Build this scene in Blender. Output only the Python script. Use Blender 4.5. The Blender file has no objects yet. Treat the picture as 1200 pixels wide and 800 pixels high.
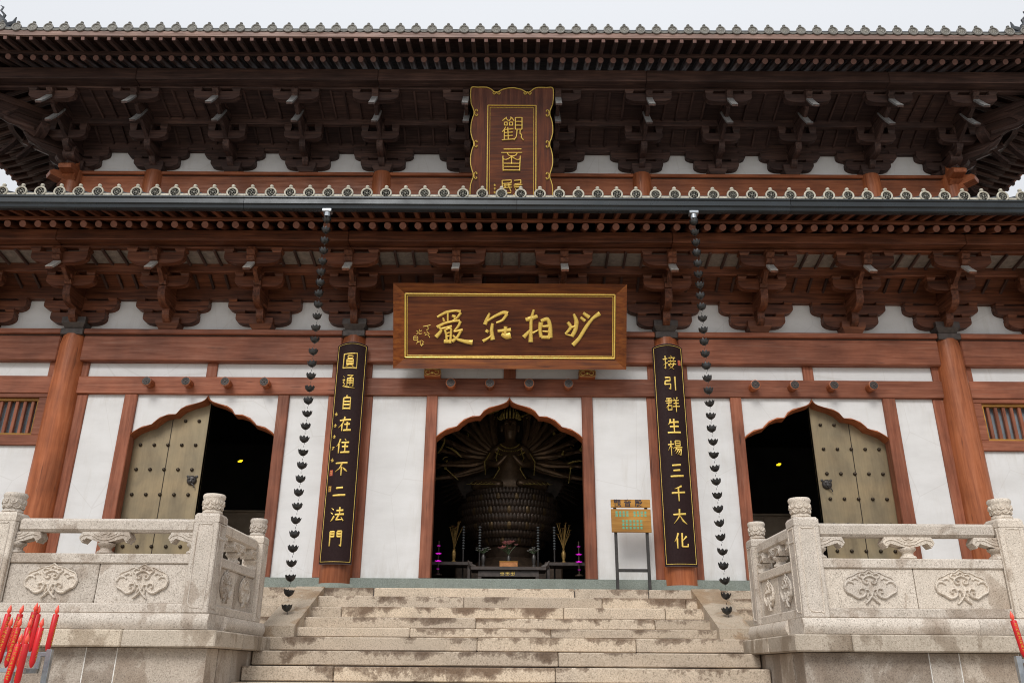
import bpy, bmesh, math, random
from math import sin, cos, pi, radians, sqrt, atan2, hypot
from mathutils import Vector, Matrix, Euler
random.seed(7)
S = bpy.context.scene
COL = S.collection

# ------------------------------------------------------------ camera
cd = bpy.data.cameras.new('camera'); cam = bpy.data.objects.new('camera', cd); COL.objects.link(cam)
S.camera = cam
cd.sensor_width = 36; cd.lens = 968.74 / 1200 * 36; cd.clip_end = 2000
_p, _r, _y = .3783996, .0069936, .0030667
_f = Vector((-sin(_y)*cos(_p), cos(_y)*cos(_p), sin(_p)))
_rt = Vector((cos(_y), sin(_y), 0)); _up = _rt.cross(_f)
_R = cos(_r)*_rt + sin(_r)*_up; _U = -sin(_r)*_rt + cos(_r)*_up
cam.matrix_world = Matrix(((_R.x, _U.x, -_f.x, .0735), (_R.y, _U.y, -_f.y, -13.), (_R.z, _U.z, -_f.z, -1.078), (0, 0, 0, 1)))

# ------------------------------------------------------------ world, sun, exposure
SUN_EL, SUN_AZ = radians(42), radians(196)      # hazy sun behind the photographer
w = bpy.data.worlds.new('World'); S.world = w; w.use_nodes = True
nt = w.node_tree; bg = nt.nodes['Background']
sky = nt.nodes.new('ShaderNodeTexSky'); sky.sky_type = 'NISHITA'; sky.sun_disc = False
sky.sun_elevation = SUN_EL; sky.sun_rotation = SUN_AZ
sky.air_density = 1.0; sky.dust_density = 6.0; sky.ozone_density = 1.0
hs = nt.nodes.new('ShaderNodeHueSaturation'); hs.inputs['Saturation'].default_value = .10
nt.links.new(sky.outputs[0], hs.inputs['Color'])
cast = nt.nodes.new('ShaderNodeMix'); cast.data_type = 'RGBA'; cast.inputs[0].default_value = .86
nt.links.new(hs.outputs[0], cast.inputs[6]); cast.inputs[7].default_value = (8.6, 8.85, 9.3, 1)   # even cloud layer over the Nishita sky
geo = nt.nodes.new('ShaderNodeTexCoord'); sep = nt.nodes.new('ShaderNodeSeparateXYZ'); nt.links.new(geo.outputs['Generated'], sep.inputs[0])
cie = nt.nodes.new('ShaderNodeMapRange'); cie.inputs[1].default_value = 0; cie.inputs[2].default_value = 1; cie.inputs[3].default_value = .74; cie.inputs[4].default_value = 1.20
nt.links.new(sep.outputs[2], cie.inputs[0])                                                      # an overcast sky is brightest overhead
mul = nt.nodes.new('ShaderNodeVectorMath'); mul.operation = 'SCALE'; nt.links.new(cast.outputs[2], mul.inputs[0]); nt.links.new(cie.outputs[0], mul.inputs[3])
nt.links.new(mul.outputs[0], bg.inputs[0]); bg.inputs[1].default_value = .0815
sd = bpy.data.lights.new('sun', 'SUN'); sd.energy = 1.5; sd.angle = radians(24); sd.color = (1, .97, .93)
sun = bpy.data.objects.new('sun', sd); COL.objects.link(sun)
sdir = Vector((sin(SUN_AZ)*cos(SUN_EL), cos(SUN_AZ)*cos(SUN_EL), sin(SUN_EL)))
sun.rotation_euler = sdir.to_track_quat('Z', 'Y').to_euler(); sun.location = (0, -20, 30)
S.view_settings.view_transform = 'Standard'; S.view_settings.look = 'None'
S.view_settings.gamma = 1; S.view_settings.exposure = .36
S.cycles.pixel_filter_type = 'BLACKMAN_HARRIS'; S.cycles.filter_width = 1.05

# ------------------------------------------------------------ materials
def newmat(name):
    m = bpy.data.materials.new(name); m.use_nodes = True
    return m, m.node_tree, m.node_tree.nodes['Principled BSDF']
def N(t, ty, **k):
    n = t.nodes.new(ty)
    for a, b in k.items(): setattr(n, a, b)
    return n
def ramp(t, fac, stops):
    r = N(t, 'ShaderNodeValToRGB'); e = r.color_ramp.elements
    while len(e) < len(stops): e.new(.5)
    for i, (p, c) in enumerate(stops):
        e[i].position = p; e[i].color = (c if len(c) == 4 else (*c, 1)) if not isinstance(c, float) else (c, c, c, 1)
    t.links.new(fac, r.inputs[0]); return r.outputs[0]
def noise(t, vec, scale, detail=4, rough=.55, dist=0):
    n = N(t, 'ShaderNodeTexNoise'); n.inputs['Scale'].default_value = scale; n.inputs['Detail'].default_value = detail
    n.inputs['Roughness'].default_value = rough; n.inputs['Distortion'].default_value = dist
    if vec is not None: t.links.new(vec, n.inputs['Vector'])
    return n.outputs[0]
def mapping(t, vec, sc):
    m = N(t, 'ShaderNodeMapping'); m.inputs['Scale'].default_value = sc; t.links.new(vec, m.inputs[0]); return m.outputs[0]
def mix(t, f, a, b, mode='MIX'):
    m = N(t, 'ShaderNodeMix', data_type='RGBA', blend_type=mode)
    for k, v in ((0, f), (6, a), (7, b)):
        if isinstance(v, (int, float)): m.inputs[k].default_value = v
        elif isinstance(v, tuple): m.inputs[k].default_value = v if len(v) == 4 else (*v, 1)
        else: t.links.new(v, m.inputs[k])
    return m.outputs[2]
def bump(t, b, h, dist, st=.6):
    n = N(t, 'ShaderNodeBump'); n.inputs['Distance'].default_value = dist; n.inputs['Strength'].default_value = st
    t.links.new(h, n.inputs['Height']); t.links.new(n.outputs[0], b.inputs['Normal'])
def objvec(t, rnd=True):
    c = N(t, 'ShaderNodeTexCoord').outputs['Object']
    if not rnd: return c, None
    oi = N(t, 'ShaderNodeObjectInfo'); a = N(t, 'ShaderNodeVectorMath', operation='ADD')
    mm = N(t, 'ShaderNodeMath', operation='MULTIPLY'); mm.inputs[1].default_value = 37.
    t.links.new(oi.outputs['Random'], mm.inputs[0]); t.links.new(c, a.inputs[0]); t.links.new(mm.outputs[0], a.inputs[1])
    return a.outputs[0], oi.outputs['Random']
def wood(name, axis, dark, mid, light, rough=.5, wear=.25):
    m, t, b = newmat(name); v, rnd = objvec(t)
    sc = [14, 14, 14]; sc['xyz'.index(axis)] = .9
    g = noise(t, mapping(t, v, sc), 1.6, 6, .6, .4)
    c = ramp(t, g, [(.3, dark), (.5, mid), (.72, light)])
    blotch = ramp(t, noise(t, v, 1.7, 3), [(.35, (.72, .70, .70)), (.65, (1.12, 1.1, 1.08))])
    c = mix(t, 1., c, blotch, 'MULTIPLY')
    var = ramp(t, rnd, [(0, (.74, .73, .72)), (.5, (.98, .98, .98)), (1, (1.20, 1.17, 1.13))]); c = mix(t, 1., c, var, 'MULTIPLY')
    sc2 = [30, 30, 30]; sc2['xyz'.index(axis)] = 1.
    fade = ramp(t, noise(t, mapping(t, v, sc2), 1., 5, .7), [(.56, 0.), (.72, wear)])
    c = mix(t, fade, c, (.40, .26, .19))
    crk = ramp(t, noise(t, mapping(t, v, [x*1.6 for x in sc]), 1.1, 3, .5), [(.27, .55), (.33, 1.)])
    c = mix(t, 1., c, crk, 'MULTIPLY')
    t.links.new(c, b.inputs['Base Color'])
    t.links.new(ramp(t, g, [(.3, rough+.12), (.7, rough-.08)]), b.inputs['Roughness'])
    bump(t, b, g, .004, .5); return m
WD, WM, WL = (.19, .060, .031), (.275, .094, .050), (.35, .135, .078)
M = {}
for ax in 'xyz':
    M['wood_'+ax] = wood('red_timber_'+ax, ax, WD, WM, WL)
    M['dwood_'+ax] = wood('shaded_timber_'+ax, ax, (.036, .022, .019), (.072, .041, .034), (.125, .070, .055), .55, .04)  # timber colour darkened to carry the shade under the upper eave
    M['bwood_'+ax] = wood('shaded_bracket_timber_'+ax, ax, (.055, .019, .010), (.125, .043, .021), (.22, .082, .042), .45, .06)  # bracket zone: occlusion under the lower eave is put into this colour
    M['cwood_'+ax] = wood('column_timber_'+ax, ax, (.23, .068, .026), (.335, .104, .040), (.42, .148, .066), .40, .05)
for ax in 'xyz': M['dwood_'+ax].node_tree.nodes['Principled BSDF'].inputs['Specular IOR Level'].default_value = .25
M['plaque_wood'] = wood('plaque_wood', 'x', (.055, .013, .005), (.105, .028, .009), (.16, .050, .015), .35, 0.)
M['plaque_frame'] = wood('plaque_frame_wood', 'x', (.10, .024, .005), (.19, .052, .010), (.30, .10, .020), .33, 0.)
M['plaque_dark'] = wood('dark_red_plaque', 'z', (.055, .013, .006), (.125, .032, .012), (.19, .058, .020), .35, 0.)
M['sign_wood'] = wood('sign_wood', 'x', (.27, .13, .025), (.40, .20, .04), (.52, .29, .07), .4, 0.)

for k_, v_ in M.items():
    if k_ not in ('dwood_x', 'dwood_y', 'dwood_z'): v_.node_tree.nodes['Principled BSDF'].inputs['Specular IOR Level'].default_value = .28
def plaster():
    m, t, b = newmat('white_plaster'); v, _ = objvec(t)
    c = ramp(t, noise(t, mapping(t, v, (1.2, 1.2, 3.)), 1.1, 5, .6), [(.3, (.66, .655, .645)), (.55, (.725, .722, .715)), (.8, (.76, .76, .76))])
    st = ramp(t, noise(t, mapping(t, v, (2.5, 2.5, .35)), 2.2, 5, .65), [(.57, 0.), (.76, .40)])
    c = mix(t, st, c, (.55, .52, .47))
    gz = N(t, 'ShaderNodeSeparateXYZ'); t.links.new(N(t, 'ShaderNodeTexCoord').outputs['Generated'], gz.inputs[0])
    ed = ramp(t, gz.outputs[2], [(0, .55), (.10, .12), (.5, 0.), (.90, .10), (1., .40)])
    nn = noise(t, mapping(t, v, (6, 6, 1.6)), 1.5, 6, .7)
    mm = N(t, 'ShaderNodeMath', operation='MULTIPLY'); t.links.new(ed, mm.inputs[0]); t.links.new(ramp(t, nn, [(.40, 0.), (.68, 1.)]), mm.inputs[1])
    c = mix(t, mm.outputs[0], c, (.46, .42, .36))
    cr_ = N(t, 'ShaderNodeTexVoronoi', feature='DISTANCE_TO_EDGE'); cr_.inputs['Scale'].default_value = 1.1
    t.links.new(mapping(t, v, (1, 1, .6)), cr_.inputs['Vector'])
    c = mix(t, ramp(t, cr_.outputs['Distance'], [(0, .25), (.006, 0.)]), c, (.45, .42, .38))
    t.links.new(c, b.inputs['Base Color']); b.inputs['Roughness'].default_value = .75
    bump(t, b, noise(t, v, 60, 4), .002, .4); return m
M['plaster'] = plaster()

def granite(name, base, dk, lt, stain, stain_amt=.6, sc=1.0, lo=.52, hi=.66, vert=.8, drip=False):
    m, t, b = newmat(name); v, rnd = objvec(t)
    g = noise(t, v, 62*sc, 4, .8)
    c = ramp(t, g, [(.36, dk), (.46, base), (.56, base), (.66, lt)])
    vo = N(t, 'ShaderNodeTexVoronoi'); vo.inputs['Scale'].default_value = 95*sc; t.links.new(v, vo.inputs['Vector'])
    sp = ramp(t, vo.outputs['Distance'], [(.16, .22), (.34, 1.)]); c = mix(t, .62, c, mix(t, 1., c, sp, 'MULTIPLY'))
    var = ramp(t, rnd, [(0, (.84, .83, .82)), (.5, (1., 1., 1.)), (1, (1.13, 1.11, 1.07))]); c = mix(t, 1., c, var, 'MULTIPLY')
    s1 = noise(t, mapping(t, v, (1, 1, vert)), 1.9, 8, .62, .5)
    if drip:                                            # wet runs that start at the upper edge of each stone
        sx = N(t, 'ShaderNodeSeparateXYZ'); t.links.new(N(t, 'ShaderNodeTexCoord').outputs['Generated'], sx.inputs[0])
        run = noise(t, mapping(t, v, (1.2, 1.2, 1.1)), 2.1, 9, .74, .2)
        ad = N(t, 'ShaderNodeMath', operation='MULTIPLY_ADD'); t.links.new(sx.outputs[2], ad.inputs[0]); ad.inputs[1].default_value = .22; ad.inputs[2].default_value = -.15
        a2 = N(t, 'ShaderNodeMath', operation='ADD'); t.links.new(ad.outputs[0], a2.inputs[0]); t.links.new(run, a2.inputs[1])
        low = noise(t, mapping(t, v, (.8, .8, 1.5)), 1., 4, .6)
        a3 = N(t, 'ShaderNodeMath', operation='MULTIPLY_ADD'); t.links.new(low, a3.inputs[0]); a3.inputs[1].default_value = .9; t.links.new(a2.outputs[0], a3.inputs[2])
        a4 = N(t, 'ShaderNodeMath', operation='SUBTRACT'); t.links.new(a3.outputs[0], a4.inputs[0]); a4.inputs[1].default_value = .455
        a5 = N(t, 'ShaderNodeMath', operation='ADD'); t.links.new(a4.outputs[0], a5.inputs[0])
        t.links.new(ramp(t, rnd, [(0, 0.), (.68, 0.), (.80, .035), (1., .09)]), a5.inputs[1]); s1 = a5.outputs[0]      # some stones stay wet
    s = ramp(t, s1, [(lo, 0.), (lo+.03, stain_amt*.6), (hi, stain_amt)])
    c = mix(t, s, c, mix(t, 1., c, stain, 'MULTIPLY'))
    s2 = ramp(t, noise(t, v, 5., 5, .7), [(.3, (.86, .85, .83)), (.7, (1.06, 1.05, 1.04))]); c = mix(t, 1., c, s2, 'MULTIPLY')
    t.links.new(c, b.inputs['Base Color'])
    t.links.new(mix(t, s, (.82,)*3, (.5,)*3), b.inputs['Roughness'])
    bump(t, b, g, .004, .6); return m
GB, GD, GL = (.60, .50, .39), (.27, .215, .165), (.76, .67, .56)
M['step_stone'] = granite('step_granite', GB, GD, GL, (.25, .185, .14), .95, 1, .545, .67, 1.2, drip=True)
M['rail_stone'] = granite('balustrade_granite', (.64, .575, .505), (.27, .23, .195), (.84, .79, .72), (.50, .42, .35), .75, 1, .54, .70, .7)
M['slab_stone'] = granite('slab_granite', (.54, .47, .385), GD, (.70, .63, .54), (.50, .44, .38), .9, 1, .50, .64, .7)
M['wall_stone'] = granite('base_granite', (.47, .41, .35), (.24, .20, .17), (.65, .59, .52), (.55, .48, .42), .85, 1, .46, .62, .7)
M['ramp_stone'] = granite('ramp_granite', (.50, .415, .32), (.27, .22, .17), (.62, .54, .44), (.62, .46, .30), .75, 1, .5, .62, 1.)
M['green_stone'] = granite('green_plinth_stone', (.235, .27, .242), (.16, .185, .165), (.33, .36, .33), (.8, .8, .75), .5, .9, .55, .7, 1.)
M['plaza'] = granite('plaza_paving', (.42, .38, .33), (.28, .25, .21), (.52, .48, .42), (.75, .72, .68), .5, .4)

def simple(name, col, rough=.5, metal=0., spec=None, nz=None, amt=.3, bmp=0., emit=None):
    m, t, b = newmat(name); b.inputs['Base Color'].default_value = (*col, 1)
    b.inputs['Roughness'].default_value = rough; b.inputs['Metallic'].default_value = metal
    if nz:
        v, rnd = objvec(t); g = noise(t, v, nz, 5, .65)
        c = ramp(t, g, [(.3, tuple(x*(1-amt) for x in col)), (.7, tuple(min(1, x*(1+amt)) for x in col))])
        var = ramp(t, rnd, [(0, (.88,)*3), (1, (1.1,)*3)]); c = mix(t, 1., c, var, 'MULTIPLY')
        t.links.new(c, b.inputs['Base Color'])
        t.links.new(ramp(t, g, [(.3, min(1., rough+.1)), (.7, max(.05, rough-.1))]), b.inputs['Roughness'])
        if bmp: bump(t, b, g, bmp, .6)
    if emit: b.inputs['Emission Color'].default_value = (*emit[0], 1); b.inputs['Emission Strength'].default_value = emit[1]
    return m
M['gold'] = simple('gold_leaf', (1., .62, .14), .38, .2, nz=40, amt=.25)
M['gutter'] = simple('dark_metal_gutter', (.022, .027, .031), .30, .25, nz=3, amt=.3)
M['tile'] = simple('grey_roof_tile', (.055, .062, .072), .55, nz=9, amt=.4, bmp=.003)
M['tile_end'] = simple('grey_tile_end', (.58, .55, .48), .65, nz=14, amt=.3)
M['tile_end_dark'] = simple('dark_tile_end', (.13, .125, .11), .65, nz=14, amt=.35)  # darker grey for the discs, knobs and drips of the upper eave
M['tile_rim'] = simple('tile_rim', (.46, .43, .35), .6, nz=30, amt=.35)
M['tile_rim_dark'] = simple('dark_tile_rim', (.22, .21, .19), .65, nz=14, amt=.3)  # darker rim colour for the upper eave discs
M['tile_dark'] = simple('dark_tile_relief', (.36, .345, .30), .6, nz=30, amt=.3)
M['darkcap'] = simple('dark_bronze_cap', (.055, .040, .033), .5, nz=12, amt=.4)
M['black'] = simple('black_lacquer', (.022, .010, .010), .6, nz=30, amt=.15)
M['black'].node_tree.nodes['Principled BSDF'].inputs['Specular IOR Level'].default_value = .15
M['board_back'] = simple('board_edge', (.09, .055, .05), .5, nz=14, amt=.3)
M['beak_dark'] = simple('dark_beak_paint', (.24, .235, .23), .6, nz=25, amt=.4)  # darker grey for the beaks of the upper brackets
M['beak'] = simple('grey_beak_paint', (.40, .385, .36), .5, nz=25, amt=.3)
M['bronze'] = simple('dark_bronze', (.055, .036, .024), .45, .35, nz=12, amt=.5, bmp=.004)
M['bronze_arm'] = simple('polished_bronze', (.15, .095, .055), .36, .45, nz=12, amt=.4)
M['bronze_worn'] = simple('worn_bronze', (.13, .085, .04), .4, .6, nz=12, amt=.5)
M['spray'] = simple('dull_gold_spray', (.30, .19, .06), .5, .5, nz=30, amt=.5)
M['bronze_gold'] = simple('dull_gilding', (.80, .54, .17), .4, .5, nz=30, amt=.5)
M['chain'] = simple('rain_chain_metal', (.060, .060, .060), .38, .75, nz=25, amt=.4, bmp=.002)
M['iron'] = simple('dark_iron', (.055, .050, .047), .45, .4, nz=20, amt=.35)
M['stud'] = simple('bronze_stud', (.055, .042, .030), .35, .7, nz=30, amt=.3)
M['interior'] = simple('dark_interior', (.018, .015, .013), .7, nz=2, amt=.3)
M['cabinet'] = simple('brown_cabinet', (.34, .26, .18), .6, nz=6, amt=.2)
M['galv'] = simple('galvanised_steel', (.40, .43, .46), .38, .85, nz=14, amt=.35)
M['wax'] = simple('red_candle_wax', (.60, .008, .012), .38, nz=12, amt=.18)
M['flame'] = simple('red_candle_tip', (.85, .09, .05), .3)
M['ink'] = simple('yellow_lettering', (.60, .34, .03), .5)
M['blackink'] = simple('black_lettering', (.02, .015, .03), .5)
M['greenink'] = simple('green_lettering', (.05, .48, .34), .5)
M['seal'] = simple('seal_red', (.45, .06, .04), .5)
M['orange'] = simple('orange_box', (.50, .20, .06), .6, nz=20)
M['lily'] = simple('pink_lily', (.65, .30, .30), .6, nz=20)
M['white'] = simple('white_porcelain', (.55, .55, .52), .3, nz=15, amt=.2)
M['leaf'] = simple('dark_leaf', (.03, .05, .02), .6, nz=15)
M['magenta'] = simple('magenta_lamp', (.6, .02, .5), .4, emit=((.80, .02, .70), .55))
M['yellowlamp'] = simple('yellow_lamp', (.8, .6, .05), .4, emit=((1., .72, .02), 1.0))
M['deck'] = simple('dark_roof_boards', (.050, .024, .017), .9, nz=9, amt=.4); M['deck'].node_tree.nodes['Principled BSDF'].inputs['Specular IOR Level'].default_value = .08
M['end_grain'] = simple('rafter_end_grain', (.22, .085, .052), .6, nz=30, amt=.25)
M['end_grain_dark'] = simple('dark_end_grain', (.17, .08, .062), .6, nz=30, amt=.25)  # duller end colour for the upper rafters
M['fascia'] = wood('faded_fascia', 'x', (.17, .10, .078), (.26, .155, .122), (.33, .21, .17), .6, .3)
M['pale_board'] = simple('grey_soffit_board', (.20, .17, .145), .7, nz=12, amt=.3)
M['glass'] = simple('grey_window_glass', (.26, .29, .32), .22, nz=2, amt=.25)
M['mortar'] = simple('white_mortar', (.72, .70, .66), .9, nz=30)
M['crystal'] = simple('silver_ornament', (.30, .32, .33), .25, .6, nz=30)

def brass():
    m, t, b = newmat('aged_brass_door'); v, _ = objvec(t, False)
    a = noise(t, mapping(t, v, (2.6, 2.6, 1.0)), 1.2, 6, .6, .6)
    c = ramp(t, a, [(.28, (.19, .148, .094)), (.46, (.27, .212, .132)), (.64, (.325, .255, .155)), (.82, (.40, .32, .21))])
    e = ramp(t, noise(t, v, 1.6, 4), [(.35, (.78, .80, .80)), (.7, (1.15, 1.1, 1.0))]); c = mix(t, 1., c, e, 'MULTIPLY')
    d = ramp(t, noise(t, mapping(t, v, (40, 40, 1.5)), 1., 3), [(.3, (.93,)*3), (.6, (1.02,)*3)]); c = mix(t, 1., c, d, 'MULTIPLY')
    t.links.new(c, b.inputs['Base Color']); b.inputs['Metallic'].default_value = .35
    t.links.new(ramp(t, a, [(.3, .55), (.7, .38)]), b.inputs['Roughness']); return m
M['brass'] = brass()

# ------------------------------------------------------------ mesh helpers
class MB:
    def __init__(s): s.v = []; s.f = []; s.smooth = False
    def add(s, vs, fs):
        o = len(s.v); s.v += [tuple(v) for v in vs]; s.f += [tuple(i+o for i in f) for f in fs]; return s
    def box(s, x0, y0, z0, x1, y1, z1):
        return s.add([(x0,y0,z0),(x1,y0,z0),(x1,y1,z0),(x0,y1,z0),(x0,y0,z1),(x1,y0,z1),(x1,y1,z1),(x0,y1,z1)],
                     [(0,3,2,1),(4,5,6,7),(0,1,5,4),(1,2,6,5),(2,3,7,6),(3,0,4,7)])
    def cbox(s, x0, y0, z0, x1, y1, z1, c=.01):           # box with chamfered edges
        lo, hi = (x0,y0,z0), (x1,y1,z1); idx = {}; vs = []
        for sx in (0,1):
            for sy in (0,1):
                for sz in (0,1):
                    sg = (sx,sy,sz)
                    for a in range(3):
                        p = [ (hi[k] - (0 if k == a else c)) if sg[k] else (lo[k] + (0 if k == a else c)) for k in range(3)]
                        idx[sg, a] = len(vs); vs.append(tuple(p))
        fs = []
        for a in range(3):
            b, d = (a+1)%3, (a+2)%3
            for sa in (0,1):
                q = []
                for sb, se in ((0,0),(1,0),(1,1),(0,1)):
                    k = [0,0,0]; k[a]=sa; k[b]=sb; k[d]=se; q.append(idx[tuple(k), a])
                fs.append(tuple(q) if sa else tuple(q[::-1]))
            for sb in (0,1):
                for se in (0,1):
                    k0 = [0,0,0]; k0[b]=sb; k0[d]=se; k1 = list(k0); k1[a]=1; k0, k1 = tuple(k0), tuple(k1)
                    q = (idx[k0,b], idx[k1,b], idx[k1,d], idx[k0,d]); fs.append(q if sb != se else q[::-1])
        for sx in (0,1):
            for sy in (0,1):
                for sz in (0,1):
                    g = (sx,sy,sz); q = (idx[g,0], idx[g,1], idx[g,2]); fs.append(q if (sx+sy+sz)%2 else q[::-1])
        return s.add(vs, fs)
    def prism(s, poly, a0, a1, axis='y'):                  # poly in the other two axes, extruded along axis
        n = len(poly)
        def P(u, v, a): return {'y': (u, a, v), 'x': (a, u, v), 'z': (u, v, a)}[axis]
        vs = [P(u, v, a0) for u, v in poly] + [P(u, v, a1) for u, v in poly]
        return s.add(vs, [tuple(range(n)), tuple(range(2*n-1, n-1, -1))] + [(i, i+n, (i+1)%n+n, (i+1)%n) for i in range(n)])
    def tube(s, pts, r, seg=8, cap=True):
        pts = [Vector(p) for p in pts]; rs = r if isinstance(r, (list, tuple)) else [r]*len(pts); base = len(s.v)
        t0 = (pts[1]-pts[0]).normalized(); ref = Vector((0,0,1)) if abs(t0.z) < .9 else Vector((1,0,0))
        for i, p in enumerate(pts):
            t = (pts[min(i+1, len(pts)-1)] - pts[max(i-1, 0)]).normalized()
            u = t.cross(ref).normalized(); v = u.cross(t); ref = v if abs(t.dot(ref)) > .95 else ref
            s.v += [tuple(p + (u*cos(2*pi*k/seg) + v*sin(2*pi*k/seg))*rs[i]) for k in range(seg)]
        for i in range(len(pts)-1):
            for k in range(seg):
                a = base+i*seg+k; b = base+i*seg+(k+1)%seg; s.f.append((a, b, b+seg, a+seg))
        if cap:
            s.f.append(tuple(base+k for k in range(seg-1, -1, -1))); e = base+(len(pts)-1)*seg; s.f.append(tuple(e+k for k in range(seg)))
        return s
    def lathe(s, prof, seg=16, c=(0,0,0), axis='z', arc=None):
        base = len(s.v); full = arc is None; a0, a1 = arc or (0, 2*pi); n = seg if full else seg+1
        for r, h in prof:
            for k in range(n):
                a = a0 + (a1-a0)*k/seg; x, y = r*cos(a), r*sin(a)
                s.v.append((c[0]+x, c[1]+y, c[2]+h) if axis == 'z' else (c[0]+x, c[1]-h, c[2]+y))
        for i in range(len(prof)-1):
            for k in range(seg):
                b = (k+1)%n if full else k+1
                s.f.append((base+i*n+k, base+i*n+b, base+(i+1)*n+b, base+(i+1)*n+k))
        if full:
            if prof[0][0] > 1e-4: s.f.append(tuple(base+k for k in range(n-1, -1, -1)))
            if prof[-1][0] > 1e-4: s.f.append(tuple(base+(len(prof)-1)*n+k for k in range(n)))
        return s
    def stroke(s, pts, ws, h, place, y0=0.):              # a brush stroke with a rounded back, in the plane given by place(u, v, height)
        P = smooth_path(pts, ws); base = len(s.v); n = len(P)
        for i, (u, v, wd) in enumerate(P):
            a, b = P[max(i-1, 0)], P[min(i+1, n-1)]
            tx, ty = b[0]-a[0], b[1]-a[1]; L = hypot(tx, ty) or 1; nx, ny = -ty/L, tx/L
            for k, hh in ((-1, 0), (-.6, .8), (0, 1), (.6, .8), (1, 0)):
                s.v.append(tuple(place(u+nx*wd*k*.5, v+ny*wd*k*.5, y0+h*hh)))
        for i in range(n-1):
            for k in range(4):
                a = base+i*5+k; s.f.append((a, a+1, a+6, a+5))
        s.f.append(tuple(base+k for k in range(5))); e = base+(n-1)*5; s.f.append(tuple(e+k for k in range(4, -1, -1)))
        return s
    def mesh(s, name, mat, smooth=False, fix=True):
        me = bpy.data.meshes.new(name); me.from_pydata(s.v, [], s.f); me.validate()
        if mat: me.materials.append(M[mat])
        if fix:
            bm = bmesh.new(); bm.from_mesh(me); bmesh.ops.recalc_face_normals(bm, faces=bm.faces)
            if smooth:
                for f in bm.faces: f.smooth = True
                for e in bm.edges:
                    if len(e.link_faces) == 2 and e.calc_face_angle(0) > radians(42): e.smooth = False
            bm.to_mesh(me); bm.free()
        return me
def smooth_path(pts, ws, sub=5):
    n = len(pts); out = []
    if not isinstance(ws, (list, tuple)): ws = [ws]*n
    if len(ws) != n: ws = [ws[0] + 0 if len(ws) == 1 else lerp_list(ws, i/(n-1)) for i in range(n)]
    if n == 2:
        pts = [pts[0], ((pts[0][0]+pts[1][0])/2, (pts[0][1]+pts[1][1])/2), pts[1]]; ws = [ws[0], (ws[0]+ws[1])/2, ws[1]]; n = 3
    for i in range(n-1):
        p0, p1, p2, p3 = pts[max(i-1,0)], pts[i], pts[i+1], pts[min(i+2,n-1)]
        a = atan2(p1[1]-p0[1], p1[0]-p0[0]) - atan2(p2[1]-p1[1], p2[0]-p1[0])
        for k in range(sub):
            t = k/sub; q = []
            for d in (0, 1):
                q.append(.5*((2*p1[d]) + (-p0[d]+p2[d])*t*.8 + (2*p0[d]*.8-5*p1[d]*.8-.4*p1[d]*0+4*p2[d]*.8-p3[d]*.8)*t*t*0 + 0) if False else cr(p0[d], p1[d], p2[d], p3[d], t))
            out.append((q[0], q[1], ws[i]+(ws[i+1]-ws[i])*t))
    out.append((pts[-1][0], pts[-1][1], ws[-1])); return out
def cr(a, b, c, d, t, T=.38):
    m1, m2 = T*(c-a), T*(d-b); t2, t3 = t*t, t*t*t
    return (2*t3-3*t2+1)*b + (t3-2*t2+t)*m1 + (-2*t3+3*t2)*c + (t3-t2)*m2
def lerp_list(w, t):
    x = t*(len(w)-1); i = min(int(x), len(w)-2); return w[i] + (w[i+1]-w[i])*(x-i)

def put(name, me, parent=None, loc=(0,0,0), rot=(0,0,0), sc=(1,1,1)):
    o = bpy.data.objects.new(name, me); COL.objects.link(o); o.parent = parent
    o.location = loc; o.rotation_euler = rot; o.scale = sc; return o
def tag(o, label=None, cat=None, group=None, kind=None):
    if label: o['label'] = label
    if cat: o['category'] = cat
    if group: o['group'] = group
    if kind: o['kind'] = kind
    return o
def thing(name, label, cat, loc=(0,0,0), group=None, rot=(0,0,0)):
    return tag(put(name, None, None, loc, rot), label, cat, group)
def bx(name, mat, parent, x0, y0, z0, x1, y1, z1, c=.008):   # chamfered box part with its own centre as origin
    cx, cy, cz = (x0+x1)/2, (y0+y1)/2, (z0+z1)/2; a, b, d = abs(x1-x0)/2, abs(y1-y0)/2, abs(z1-z0)/2
    c = min(c, a*.4, b*.4, d*.4)
    key = (mat, round(a,4), round(b,4), round(d,4))
    if key not in BX: BX[key] = MB().cbox(-a,-b,-d,a,b,d,c).mesh(name, mat)
    return put(name, BX[key], parent, (cx, cy, cz))
BX = {}
def copy_tree(o, parent=None):
    c = o.copy(); COL.objects.link(c); c.parent = parent
    for ch in list(o.children): copy_tree(ch, c)
    return c

# ------------------------------------------------------------ ground
g = put('ground', MB().add([(-300,-300,-2.68),(300,-300,-2.68),(300,300,-2.68),(-300,300,-2.68)], [(0,1,2,3)]).mesh('ground', 'plaza')); tag(g, kind='structure')

# ------------------------------------------------------------ TEMPLE HALL
H = thing('temple_hall', 'two storey timber temple hall with white walls and grey tiled eaves above the stone steps', 'temple')
COLS = [-10.45, -7.35, -2.62, 2.62, 7.35, 10.45]
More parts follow.
